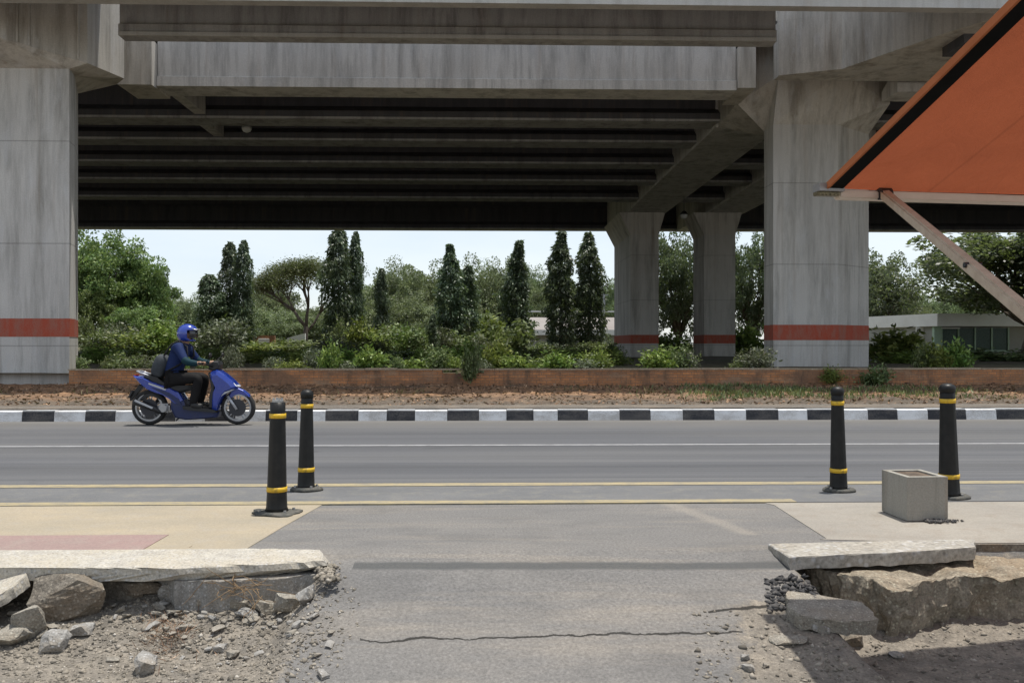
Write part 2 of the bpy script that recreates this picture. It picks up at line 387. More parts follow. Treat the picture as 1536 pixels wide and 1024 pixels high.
M['black_plastic'] = simple('black_scooter_plastic', (.012, .012, .013), .45, 0, .3, (.05, .045, .04))
M['tyre'] = simple('tyre_rubber', (.014, .014, .014), .8, 0, .5, (.06, .052, .045))
M['alloy'] = simple('alloy_metal', (.42, .42, .43), .35, .9, .3, (.12, .11, .1))
M['dark_metal'] = simple('dark_metal', (.06, .06, .065), .4, .8)
M['silver'] = simple('silver_plastic', (.45, .46, .48), .3, .4)
M['vinyl'] = simple('black_seat_vinyl', (.012, .012, .012), .5)
M['red_lens'] = simple('red_lens', (.35, .015, .012), .15, spec=.8)
M['orange_lens'] = simple('orange_lens', (.55, .17, .015), .15, spec=.8)
M['clear_lens'] = simple('clear_lens', (.55, .57, .6), .08, spec=.9)
M['plate'] = simple('black_plate', (.02, .02, .02), .4)
M['helmet'] = simple('blue_helmet_shell', (.013, .042, .30), .18, 0, 0, spec=.6, coat=.8)
M['visor'] = simple('smoked_visor', (.012, .012, .015), .08, spec=.8)
M['jacket'] = simple('navy_jacket_cloth', (.010, .022, .085), .75, 0, .35, (.016, .03, .07), .2, sc=5)
M['sleeve'] = simple('teal_sleeve_cloth', (.008, .034, .045), .75, spec=.2)
M['trousers'] = simple('black_trouser_cloth', (.012, .011, .011), .8, spec=.2)
M['shoe'] = simple('black_shoe', (.015, .014, .013), .6)
M['skin'] = simple('tanned_skin', (.33, .19, .12), .5)
M['pack'] = simple('charcoal_backpack_cloth', (.045, .05, .055), .8, 0, .5, (.09, .10, .11), .2, sc=10)
M['pack_dark'] = simple('black_webbing', (.015, .015, .016), .8)
M['bar'] = simple('beige_awning_bar', (.66, .56, .46), .45, 0, .25, (.46, .38, .30), .4, sc=10)
M['bar_arm'] = simple('beige_awning_arm', (.50, .41, .31), .5, 0, .6, (.30, .22, .15), .4, sc=12)
M['bracket'] = simple('grey_bracket', (.33, .32, .31), .4, .6, .3)
M['brass'] = simple('brassy_mechanism', (.22, .18, .10), .4, .6, .7, (.04, .037, .032), sc=70)
M['black_hem'] = simple('black_hem_cloth', (.006, .006, .006), .9, spec=.1)
M['orange_trim'] = simple('orange_brown_trim', (.40, .13, .05), .8, 0, .3, (.24, .08, .035), .2)
M['white_wall'] = simple('white_render', (.74, .73, .69), .8, 0, .35, (.55, .54, .49), .3, sc=.9)
M['grey_wall'] = simple('grey_render', (.30, .30, .27), .85, 0, .4, (.22, .215, .19), .3, sc=.8)
M['roof_grey'] = simple('weathered_roof_sheet', (.27, .245, .225), .75, 0, .6, (.19, .165, .15), .3, sc=.7)
M['pale_green'] = simple('pale_green_render', (.34, .46, .35), .8)
M['window_glass'] = simple('greenish_window_glass', (.035, .07, .052), .3, spec=.3)
M['rail_white'] = simple('white_painted_rail', (.6, .6, .58), .5)
M['pole_grey'] = simple('grey_steel_pole', (.35, .36, .37), .5, .6)
M['lamp_shell'] = simple('white_lamp_shell', (.62, .63, .62), .4)
M['stem'] = simple('dry_twig', (.20, .135, .075), .85)
def fabric_mat():
    g = G('orange_awning_fabric')
    w = g.noise((60, 60, 60), 3, 2, .6); n = g.noise((1.4, 1.4, 1.4), 1.6, 5, .6)
    c = g.mix(g.ramp(n, [(.35, 0), (.75, 1)]), (.42, .115, .052), (.34, .092, .043))
    c = g.mix(.25, c, g.mix(1.0, c, g.ramp(w, [(.3, .7), (.7, 1.25)]), 'MULTIPLY'))
    X = g.xyz()[0]; sm = g.ramp(g.math('ABSOLUTE', g.math('SUBTRACT', g.math('FRACT', g.math('DIVIDE', g.math('SUBTRACT', X, .62), 1.2)), .5)), [(.0, 1), (.012, 0)])
    c = g.mix(g.math('MULTIPLY', sm, .45), c, (.22, .06, .028))
    wr = g.noise((1.6, .8, 1), 2.2, 3, .5, 1.2)
    m = g.done(c, .85, g.math('ADD', g.math('MULTIPLY', w, .1), wr), .9, .06, spec=.15)
    tr = g.N('ShaderNodeBsdfTranslucent'); g.L(c, tr.inputs[0]); g.L([n for n in g.nt.nodes if n.type == 'BUMP'][0].outputs[0], tr.inputs['Normal'])
    mx = g.N('ShaderNodeMixShader'); mx.inputs[0].default_value = .22
    g.L(g.b.outputs[0], mx.inputs[1]); g.L(tr.outputs[0], mx.inputs[2]); g.L(mx.outputs[0], g.nt.nodes['Material Output'].inputs[0])
    return m
M['fabric'] = fabric_mat()

# ------------------------------------------------------------------ fast meshes
def raw_mesh(name, V, Fq, mats=None, smooth=False):
    """V (n,3), Fq (m,k) equal-sided faces"""
    me = bpy.data.meshes.new(name); V = np.asarray(V, np.float32); Fq = np.asarray(Fq, np.int32); m, k = Fq.shape
    me.vertices.add(len(V)); me.vertices.foreach_set('co', V.ravel())
    me.loops.add(m * k); me.loops.foreach_set('vertex_index', Fq.ravel())
    me.polygons.add(m); me.polygons.foreach_set('loop_start', np.arange(0, m * k, k, dtype=np.int32)); me.polygons.foreach_set('loop_total', np.full(m, k, np.int32))
    if smooth: me.polygons.foreach_set('use_smooth', np.ones(m, bool))
    me.update(calc_edges=True); me.validate()
    return me
def unit(a): return a / np.maximum(np.linalg.norm(a, axis=1, keepdims=True), 1e-9)
def leaves(name, P, D, L, W):
    n = len(P); D = unit(D); s = unit(np.cross(D, rng.normal(size=(n, 3))))
    L = np.asarray(L).reshape(-1, 1); W = np.asarray(W).reshape(-1, 1)
    up = np.cross(s, D)
    V = np.stack([P, P + D * L * .45 + s * W * .5 + up * W * .12, P + D * L, P + D * L * .45 - s * W * .5 + up * W * .12], 1).reshape(-1, 3)
    return raw_mesh(name, V, np.arange(4 * n).reshape(-1, 4))
def stones(name, P, size):
    """many little faceted stones (octahedra squashed at random) in one mesh"""
    n = len(P); base = np.array([[1, 0, 0], [-1, 0, 0], [0, 1, 0], [0, -1, 0], [0, 0, 1], [0, 0, -1]], float)
    a = rng.uniform(0, 2 * PI, n); c, s = np.cos(a), np.sin(a)
    sc = np.stack([rng.uniform(.7, 1.4, n), rng.uniform(.7, 1.3, n), rng.uniform(.45, .9, n)], 1) * np.asarray(size).reshape(-1, 1)
    V = base[None] * sc[:, None] + rng.normal(size=(n, 6, 3)) * .22 * np.asarray(size).reshape(-1, 1, 1)
    X = V[..., 0] * c[:, None] - V[..., 1] * s[:, None]; Yv = V[..., 0] * s[:, None] + V[..., 1] * c[:, None]
    V = np.stack([X, Yv, V[..., 2]], 2) + P[:, None]
    T = np.array([[0, 2, 4], [2, 1, 4], [1, 3, 4], [3, 0, 4], [2, 0, 5], [1, 2, 5], [3, 1, 5], [0, 3, 5]])
    return raw_mesh(name, V.reshape(-1, 3), (T[None] + 6 * np.arange(n)[:, None, None]).reshape(-1, 3))

# ================================================================== THE GROUND
def sheet(name, pts, z, m):
    bm = BM(); bm.faces.new([bm.verts.new((x, y, z)) for x, y in pts]); o = obj(name, bm, m)
    if o.data.polygons[0].normal.z < 0: o.data.flip_normals()
    return struct(o)
# far ground under everything, one sheet to the horizon
sheet('ground', [(-900, -60), (900, -60), (900, 1500), (-900, 1500)], -.62, M['bed'])
# planting bed beyond the brick wall, level with the wall's top, out to the horizon
bm = BM(); n = 60
xs = np.linspace(-60, 60, 81); ys = np.concatenate([np.linspace(20.05, 70, 51), [90, 140, 400, 1400]])
V = [(x * (1 if y < 80 else y / 60), y, .56 + .07 * mnoise.noise((x * .3, y * .3, 0)) if y > 20.3 else .56) for y in ys for x in xs]
nx = len(xs); Fq = [(j * nx + i, j * nx + i + 1, (j + 1) * nx + i + 1, (j + 1) * nx + i) for j in range(len(ys) - 1) for i in range(nx - 1)]
bm.free(); struct(obj('planting_bed', raw_mesh('planting_bed', V, Fq), M['bed'], smooth=True))
ROADY = (flat(768, 750).y, 13.8)
sheet('road', [(-300, 6.62), (300, 6.62), (300, 13.86), (-300, 13.86)], 0, M['asphalt'])
def pave(name, pts, z, m):
    bm = BM(); prism(bm, pts, -.03, z); struct(obj(name, bm, m))
def strip(name, y, w, z, m, x0=-200, x1=200): sheet(name, [(x0, y - w / 2), (x1, y - w / 2), (x1, y + w / 2), (x0, y + w / 2)], z, m)
def pstrip(name, y, w, z, m, x0=-200, x1=200): pave(name, [(x0, y - w / 2), (x1, y - w / 2), (x1, y + w / 2), (x0, y + w / 2)], z, m)
strip('road_line', flat(768, 667.5).y, .11, .004, M['line_white'])
pstrip('gutter', (flat(768, 727).y + flat(768, 753).y) / 2, .95, .004, M['gutter'])
strip('road_line', flat(768, 727).y, .15, .008, M['line_yellow'])
pstrip('road_line', flat(768, 753.5).y, .125, .008, M['line_yellow'], -200, ax(1190, 6.7))

# driveway, dirt shoulders and the hollow under the broken pavement: one fine sheet
xs = np.concatenate([[-60, -20, -8], np.arange(-4.6, 4.61, .035), [8, 20, 60]]); ys = np.concatenate([[-20, -6, 0, 2.2], np.arange(2.8, 5.6, .03), np.arange(5.6, 6.631, .1)])
XX, YY = np.meshgrid(xs, ys)
fx = lambda X, Y, s, k: np.array([mnoise.noise((x * s, y * s, k)) for x, y in zip(X.ravel(), Y.ravel())]).reshape(X.shape)
n1, n2, n3 = fx(XX, YY, 2.2, 0), fx(XX, YY, 7, 3), fx(XX, YY, 19, 5)
left = sstep(-.78, -1.12, XX + n1 * .16 + n2 * .06 + .0 * YY) * sstep(5.0, 4.8, YY)
right = sstep(1.05, 1.5, XX + n1 * .22 + n2 * .06) * sstep(4.62, 4.42, YY + n1 * .1)
right = np.maximum(right, sstep(1.62, 1.85, XX) * sstep(5.3, 5.1, YY))
dirt = np.maximum(left, right * .9)
base = profile(YY)
hol = sstep(-.92, -1.15, XX + n1 * .1) * sstep(4.98, 4.84, YY) * (1 - sstep(4.4, 3.9, YY) * .75)
holr = sstep(1.72, 1.95, XX) * sstep(5.3, 4.95, YY) * (1 - sstep(4.5, 3.8, YY) * .75)
ZZ = base - .15 * hol - .27 * holr + (n1 * .022 + n2 * .016 + n3 * .010) * np.maximum(left, right * .8) + n1 * .0008
ZZ = np.where(YY > 6.4, np.minimum(ZZ, .0), ZZ); pass
side = (XX < ax(440, 6) - .5) & (YY > 5.15) | (XX > 2.1) & (YY > 5.5)
pass
nx = len(xs); I = np.arange(len(ys) * nx).reshape(len(ys), nx)
me = raw_mesh('driveway', np.stack([XX.ravel(), YY.ravel(), ZZ.ravel()], 1), np.stack([I[:-1, :-1], I[:-1, 1:], I[1:, 1:], I[1:, :-1]], 2).reshape(-1, 4), smooth=True)
a = me.attributes.new('dirt', 'FLOAT', 'POINT'); a.data.foreach_set('value', dirt.ravel().astype(np.float32))
M['drive'] = drive_mat()
struct(obj('driveway', me, M['drive']))
def gz(x, y):
    j = min(max(int(np.searchsorted(ys, y)), 1), len(ys) - 1); i = min(max(int(np.searchsorted(xs, x)), 1), nx - 1)
    u = (x - xs[i - 1]) / (xs[i] - xs[i - 1]); v = (y - ys[j - 1]) / (ys[j] - ys[j - 1])
    return (ZZ[j - 1, i - 1] * (1 - u) + ZZ[j - 1, i] * u) * (1 - v) + (ZZ[j, i - 1] * (1 - u) + ZZ[j, i] * u) * v
def onground(px, py):
    p = ground(px, py)
    for _ in range(12): p = flat(px, py, .5 * p.z + .5 * gz(p.x, p.y))
    return p

# pavements
P2 = lambda px, py: (flat(px, py).x, flat(px, py).y)
y_edge = flat(300, 828).y
e0, e1 = P2(483, 757.5), P2(362, 828)
pave('pavement', [(-60, 6.60), e0, (flat(425, 790).x, flat(425, 790).y), e1, (-60, y_edge)], .004, M['pave_tan'])
r0 = flat(253, 803)
pave('pavement', [(-60, r0.y), (r0.x, r0.y), (flat(208, 829).x, y_edge + .004), (-60, y_edge + .004)], .008, M['pave_red'])
b = [P2(1135, 757), P2(1240, 808), P2(1168, 818), P2(1440, 812)]
ry = flat(1465, 816).y
pave('pavement', [(flat(1100, 755).x + .25, 6.60), (flat(1160, 757).x, flat(1160, 757).y - .02), b[1], (b[1][0] - .05, 5.36), (2.98, ry + .02), (60, ry + .02), (60, 6.60)], .004, M['pave_grey'])
bm = BM(); prism(bm, [(2.97, ry), (60, ry), (60, 6.55), (2.97, 6.55)], -.6, -.001); struct(obj('pavement_base', bm, M['rubble_dark']))

# kerb across the road: painted black and white by turns
ky = 13.85
segs = [-40, 0, 32, 80, 127, 172, 217, 262, 307, 352, 398, 445, 488, 537, 580, 622, 671, 718, 760, 800, 837, 882, 930, 976, 1025, 1072, 1120, 1168, 1212, 1256, 1303, 1347, 1393, 1450, 1496, 1545]
sx = [ax(p, ky) for p in segs[2:]]
while sx[0] > -60: sx.insert(0, sx[0] - .49)
while sx[-1] < 60: sx.append(sx[-1] + .5)
bm = BM(); i0 = min(range(len(sx)), key=lambda i: abs(sx[i] - ax(32, ky)))
for i, (x0, x1) in enumerate(zip(sx, sx[1:])):
    k = len(bm.faces)
    prismx(bm, [(ky, -.1), (ky + .03, .155), (ky + .06, .17), (ky + .2, .17), (ky + .2, -.1)], x0 + .004, x1 - .004)
    bm.faces.ensure_lookup_table()
    for f in bm.faces[k:]: f.material_index = 1 if (i - i0) % 2 == 0 else 0
    # white cap over the black stones
    if (i - i0) % 2 == 0:
        k = len(bm.faces); prismx(bm, [(ky + .045, .16), (ky + .045, .175), (ky + .203, .175), (ky + .203, .16)], x0 + .003, x1 - .003)
        bm.faces.ensure_lookup_table()
struct(obj('kerb', bm, [M['kerb_white'], M['kerb_black']]))

# verge
xs2 = np.arange(-34, 40, .16); ys2 = np.arange(14.02, 20.4, .13)
XV, YV = np.meshgrid(xs2, ys2); a1, a2 = fx(XV, YV, .8, 9), fx(XV, YV, 2.6, 2)
a3 = fx(XV, YV, 6.5, 7)
ZV = (a3 * .05) * sstep(14.6, 15.6, YV) + np.interp(YV, [14, 15.0, 16.6, 18.6, 20.4], [.165, .18, .25, .28, .29]) + (a1 * .05 + a2 * .035) * sstep(14.1, 15.4, YV)
I = np.arange(XV.size).reshape(XV.shape)
struct(obj('verge', raw_mesh('verge', np.stack([XV.ravel(), YV.ravel(), ZV.ravel()], 1), np.stack([I[:-1, :-1], I[:-1, 1:], I[1:, 1:], I[1:, :-1]], 2).reshape(-1, 4), smooth=True), M['soil']))
def vz(x, y): return float(np.interp(y, [14, 15.0, 16.6, 18.6, 20.4], [.165, .18, .25, .28, .29])) + (mnoise.noise((x * .8, y * .8, 9)) * .05 + mnoise.noise((x * 2.6, y * 2.6, 2)) * .035) * float(sstep(14.1, 15.4, y))
sheet('verge_path', [(-60, 14.03), (60, 14.03), (60, 14.95), (-60, 14.8)], .187, M['soil_path'])

# ================================================================== BRICK WALL
wall = thing('brick_wall', 'long low orange brick retaining wall behind the dry verge', 'wall', (0, 20, 0))
x0 = ax(104, 19.9); gapa, gapb = ax(664, 19.9), ax(726, 19.9)
bm = BM(); box(bm, x0, gapa, -.12, .12, -.1, .635); box(bm, gapa + .001, gapb, -.11, .12, -.1, .56); box(bm, gapb + .001, 70, -.12, .12, -.1, .635); obj('brickwork', bm, M['brick'], wall)
bm = BM(); xx = x0 - .02
while xx < 60:
    l = random.uniform(.7, 1.6); dz = random.uniform(-.012, .012)
    if not (gapa < xx < gapb): box(bm, xx, xx + l - .012, -.135 + random.uniform(-.01, .01), .14, .637 + dz * .2, .675 + dz)
    xx += l
obj('coping', bm, M['coping'], wall)

# ================================================================== VIADUCT
via = thing('viaduct', 'grey concrete double viaduct with deep girders crossing above the road', 'viaduct', (0, 20, 0))
def vobj(name, bm, m, parent=via, smooth=False):
    o = obj(name, bm, m, parent, smooth); 
    if parent is via: o.location = (0, -20, 0)          # shapes are written in world places
    return o
ZS = az(134, 24.0)       # girder soffit
ZC = 8.29                # pier head soffit
def girder(y, x0, x1, m, zs=ZS, w=.92):
    h = w / 2; prof = [(-h, 0), (h, 0), (h, .27), (.13, .5), (.13, 1.35), (.42, 1.5), (.42, 1.72), (-.42, 1.72), (-.42, 1.5), (-.13, 1.35), (-.13, .5), (-h, .27)]
    bm = BM(); prismx(bm, [(y + a, zs + b) for a, b in prof], x0, x1); k = len(bm.faces)
    prismx(bm, [(y - h - .012, zs + .004), (y - h - .002, zs + .004), (y - h - .002, zs + .075), (y - h - .012, zs + .075)], x0, x1)  # pale lip and underside: bounce light on the flange put into the colour
    prismx(bm, [(y - h, zs - .004), (y + h, zs - .004), (y + h, zs - .0015), (y - h, zs - .0015)], x0, x1)
    bm.faces.ensure_lookup_table()
    for f in bm.faces[k:]: f.material_index = 1
    vobj('girder', bm, [m, M['conc_near']])
def edge_girder(y, x0, x1, m, zs=ZS, w=.92):         # flat-faced edge girder with a low proud flange
    prof = [(-.06, 0), (w, 0), (w, .27), (min(w, .5), .5), (min(w, .5), 1.72), (.02, 1.72), (.02, .30), (-.06, .265)]
    bm = BM(); prismx(bm, [(y + a, zs + b) for a, b in prof], x0, x1); vobj('girder', bm, m)
XL, XR = ax(236, 24), ax(1104, 24)
edge_girder(24, XL, XR, M['conc_girder'])
edge_girder(24, -70, XL - 3.6, M['conc_girder']); edge_girder(24, XR + 4.6, 70, M['conc_girder'])
capx = (ax(1105, 25.0) - .02, )
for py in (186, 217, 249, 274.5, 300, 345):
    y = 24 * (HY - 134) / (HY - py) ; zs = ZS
    girder(y, -70, 70, M['conc_shaded'] if py < 345 else M['conc_shaded'], zs)
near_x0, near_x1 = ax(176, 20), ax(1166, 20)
edge_girder(20.1, near_x0, near_x1, M['conc_near'], w=.34); edge_girder(20.1, -70, near_x0 - 3, M['conc_shaded']); bm = BM(); box(bm, near_x0 + .02, near_x1 - .02, 20.0, 20.038, ZS - .012, ZS + .075); vobj('lit_edge_strip', bm, M['conc_light']); edge_girder(20.1, near_x1 + 4.5, 70, M['conc_shaded'])  # added pale strip stands for the lit lower edge of the flange
bm = BM(); box(bm, -70, 70, 17.95, 18.22, ZS, ZS + 1.72); vobj('girder', bm, M['conc_light'])
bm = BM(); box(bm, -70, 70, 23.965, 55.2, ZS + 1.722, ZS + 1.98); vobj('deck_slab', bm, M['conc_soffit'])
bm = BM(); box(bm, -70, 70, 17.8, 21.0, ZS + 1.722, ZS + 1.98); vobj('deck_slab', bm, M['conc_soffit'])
for y in (17.8, 20.7, 24.05, 54.95):
    bm = BM(); prismx(bm, [(y, ZS + 1.982), (y + .25, ZS + 1.982), (y + .2, ZS + 2.45), (y + .05, ZS + 2.45)], -70, 70); vobj('parapet', bm, M['conc_light'])
# intermediate diaphragms seen as short ribs between girders
for x, ya, yb in ((ax(252, 24.6) , 24.6, 27.3), (ax(270, 27) + .2, 28.4, 30.2)):
    bm = BM(); box(bm, x - .17, x + .17, ya + .35, yb, ZS + .12, ZS + 1.70); vobj('diaphragm', bm, M['conc_girder'])

def column(poly, z0, z1, top, z2, y_ref=None, band=(None, None)):
    bm = BM()
    loft(bm, [[(x, y, z0) for x, y in poly], [(x, y, z1) for x, y in poly]])
    z2s = z2 if isinstance(z2, (list, tuple)) else [z2] * len(top)
    c = vobj('column', bm, M['conc_pier'])
    bm = BM(); loft(bm, [[(x, y, z1) for x, y in poly], [(x, y, z) for (x, y), z in zip(top, z2s)]]); vobj('capital', bm, M['conc_head'])
    cx = sum(x for x, y in poly) / len(poly); cy = sum(y for x, y in poly) / len(poly)
    bm = BM(); k = 1.004
    big = [(cx + (x - cx) * k, cy + (y - cy) * k) for x, y in poly]
    loft(bm, [[(x, y, band[0]) for x, y in big], [(x, y, band[1]) for x, y in big]], cap=False)
    obj('painted_band', bm, M['band_red'], c)
# front right pier
q = lambda px, Y: (ax(px, Y), Y)
pr = [q(1160, 25), q(1257, 25), (ax(1303, 26.1), 26.1), (ax(1303, 26.1), 27.1), (ax(1160, 25) + 1.3, 27.1), (ax(1160, 25), 25.85)]
head_r = [q(1168, 24.9), q(1262, 24.62), (ax(1335, 25.2), 25.2), (ax(1335, 25.2), 27.6), (ax(1105, 25.5), 27.6), q(1105, 25.5)]
zr = [9.13, 9.16, 8.42, 8.29, 8.29, az(155, 25.5, 1105)]
column(pr, .2, az(187, 25, 1200), head_r, zr, band=(az(510, 25, 1200), az(487, 25, 1200)))
bm = BM(); loft(bm, [[(x, y, z) for (x, y), z in zip(head_r, zr)], [(x, y, ZS + 1.716) for x, y in head_r]]); vobj('pier_head', bm, M['conc_head'])
x2 = ax(1492, 19.05) + 3.2; zh = 8.63
hp = [q(1168, 23.3), q(1263, 22.7), q(1400, 20.3), q(1492, 19.05), (x2, 19.05), (x2, 23.72), (ax(1168, 23.3), 23.72)]
bm = BM(); prism(bm, hp, zh, ZS + 1.71); vobj('pier_head', bm, M['conc_head'])
bm = BM(); prism(bm, [(ax(1168, 23.3) + .02, 23.724), (x2 - .1, 23.724), (x2 - .1, 24.95), (ax(1262, 24.62), 24.614), (ax(1168, 24.9), 24.896)], 9.2, ZS + 1.705); vobj('pier_head', bm, M['conc_head'])
hu = [q(1168, 23.3), q(1263, 22.7), q(1335, 21.4), (x2, 21.4), (x2, 23.4), (ax(1168, 23.3), 23.4)]
bm = BM(); prism(bm, hu, ZS + 1.712, 11.35); vobj('pier_head', bm, M['conc_head'])
bm = BM(); xa = ax(1106, 25.2)
prism(bm, [(xa - .004, 27.602), (xa + 2.1, 27.602), (xa + 2.1, 53.4), (xa - .004, 53.4)], ZC, ZS + 1.712); vobj('pier_cap', bm, M['conc_girder'])
# ledge blocks where the edge girder meets the head
bm = BM(); box(bm, XR + .02, XR + .52, 23.85, 25.6, ZC + .16, ZS + 1.2); vobj('bearing_block', bm, M['conc_head'])
# far columns
def far_col(pxs, Yf, deep, ledge):
    xl, xr = ax(pxs[1], Yf), ax(pxs[2], Yf)
    poly = [(xl, Yf), (xr, Yf), (xr, Yf + deep), (xl, Yf + deep)]
    top = [(xl - ledge, Yf), (xr + .35, Yf), (xr + .35, Yf + deep), (xl - ledge, Yf + deep)]
    column(poly, .2, 7.1, top, ZC - .002, band=(az(515, Yf), az(502, Yf)))
far_col((925, 946, 988), 45.5, 6.0, .62)
far_col((1040, 1056, 1103), 45.5, 2.4, .55)
xb = ax(1148, 35.7)
bm = BM(); prism(bm, [(xb - .05, 30), (xb + 2.1, 30), (xb + 2.1, 53.4), (xb + .1, 53.4)], ZC, ZS + 1.71); vobj('pier_cap', bm, M['conc_girder'])
# left pier
pl = [(ax(-75, 20.3), 20.3), q(104, 20.3), q(112, 20.8), q(117, 22.3), (ax(-75, 20.3) - .6, 22.3), (ax(-75, 20.3) - .6, 21.2)]
xw = ax(-75, 20.3) - .6
head_l = [q(0, 19.3), q(131, 20.38), q(186, 22.0), (XL - .95, 23.6), (xw - .2, 24.0), (xw - .2, 19.3)]
zl = [az(57, 19.3, 0), az(95, 20.38, 131), az(118, 22.0, 186), az(127, 23.6, 178), ZC, az(57, 19.3, 0)]
column(pl, .15, az(103, 20.3, 50), head_l, zl, band=(az(505, 20.3, 50), az(477.5, 20.3, 50)))
bm = BM(); hl = head_l
loft(bm, [[(x, y, z + .002) for (x, y), z in zip(hl, zl)], [(x, y, ZS + 1.714) for x, y in hl]]); vobj('pier_head', bm, M['conc_head'])
bm = BM(); box(bm, XL - .94, XL - .012, 23.62, 25, ZC + .05, az(58, 23.6, 200)); vobj('bearing_block', bm, M['conc_head'])
# drain pipes / grooves on the left head
for px in (26, 44, 117):
    p = q(px, 19.3 + (px / 131) * 1.08 - .02); bm = BM(); box(bm, p[0] - .02, p[0] + .02, p[1] - .02, p[1] + .05, az(57 + px * .29 - 1, 19.3 + (px / 131) * 1.08, px), ZS + 1.7); vobj('formwork_rib', bm, M['conc_head'])
for px in (1282, 1336):
    t = (px - 1290) / (1405 - 1290); p = q(px, 22.5 - 2.3 * max(t, 0) - .03); bm = BM(); box(bm, p[0] - .025, p[0] + .025, p[1] - .02, p[1] + .06, 8.7, ZS + 1.7); vobj('formwork_rib', bm, M['conc_head'])

# floodlights under the deck
def lamp(px, py, y, label):
    p = at(px, py, y); o = thing('hanging_lamp', label, 'lamp', p, 0, None)
    bm = BM(); tube(bm, [(0, 0, ZS + 1.72 - p.z), (0, 0, .14)], .02, 6); obj('rod', bm, M['dark_metal'], o)
    bm = BM(); lathe(bm, [(.03, .16), (.10, .12), (.19, .0), (.20, -.03)], 14); obj('lamp_shade', bm, M['dark_metal'], o)
    bm = BM(); lathe(bm, [(.16, -.032), (.17, -.10), (.12, -.19), (.04, -.23)], 14); obj('lamp_globe', bm, M['lamp_shell'], o, True)
lamp(370, 189, 29.2, 'small lamp hanging under the deck near the left pier')
lamp(1026, 321, 40.5, 'small lamp hanging under the deck between the two rear columns')

# ================================================================== TREES
def tree_obj(name, label, cat, loc, sc, meshes, group=None, rz=None):
    crown, trunk, ml = meshes
    t = thing(name, label, cat, loc, random.uniform(0, 6) if rz is None else rz, group)
    t.scale = sc if isinstance(sc, tuple) else (sc,) * 3
    link(bpy.data.objects.new('trunk', trunk), t); link(bpy.data.objects.new('crown', crown), t)
    return t
def finish(me, m):
    me.materials.append(m); return me
def to_mesh(bm, name, m):
    me = bpy.data.meshes.new(name); bmesh.ops.recalc_face_normals(bm, faces=bm.faces[:]); bm.to_mesh(me); bm.free(); me.materials.append(m)
    me.polygons.foreach_set('use_smooth', [True] * len(me.polygons)); return me
def columnar(seed, n=5200, taper=.5, lobes=1):
    """unit tree: height 1, half width .1; drooping leaf sprays round a straight stem"""
    r = np.random.default_rng(seed); m = n
    t = r.uniform(.03, 1, m) ** .92; ang = r.uniform(0, 2 * PI, m)
    w = np.interp(t, [0, .06, .2, .45, .75, .92, 1], [.25, .8, 1, .95, .95 - .35 * taper, .7 - .5 * taper, .12]) * .105
    # uneven lobes so that the outline steps in and out
    bump = np.array([mnoise.noise((math.cos(a) * 1.6 + seed, math.sin(a) * 1.6, z * 13)) for a, z in zip(ang, t)])
    b2 = np.array([mnoise.noise((math.cos(a) * 2.6, math.sin(a) * 2.6 + seed, z * 30)) for a, z in zip(ang, t)])
    b3 = np.array([mnoise.noise((math.cos(a) * .9 + seed, math.sin(a) * .9, z * 5 + seed)) for a, z in zip(ang, t)])
    w = w * (1 + .7 * bump + .35 * b2 + .55 * b3)
    rr = w * np.sqrt(r.uniform(.25, 1, m))
    lean = np.array([mnoise.noise((seed, 3, z * 2.5)) for z in t]) * .06
    P = np.stack([rr * np.cos(ang) + lean, rr * np.sin(ang), t], 1)
    D = np.stack([np.cos(ang) * .55, np.sin(ang) * .55, np.full(m, -.9)], 1) + r.normal(size=(m, 3)) * .38
    L = r.uniform(.016, .036, m); cr = finish(leaves('crown', P, D, L, L * r.uniform(.3, .48, m)), M['leaf_col'])
    bm = BM(); tube(bm, [(0, 0, 0), (.0, 0, .3), (.004, 0, .7), (.0, 0, .95)], [.014, .012, .008, .003], 7)
    return cr, to_mesh(bm, 'trunk', M['bark']), None
def limb_path(a, b, sag, seed, k=6):
    r = random.Random(seed); pts = []
    for i in range(k + 1):
        u = i / k; p = a.lerp(b, u); p.z += sag * math.sin(PI * u)
        p += Vector((r.uniform(-1, 1), r.uniform(-1, 1), r.uniform(-.5, .5))) * (b - a).length * .045 * math.sin(PI * u); pts.append(p)
    return pts
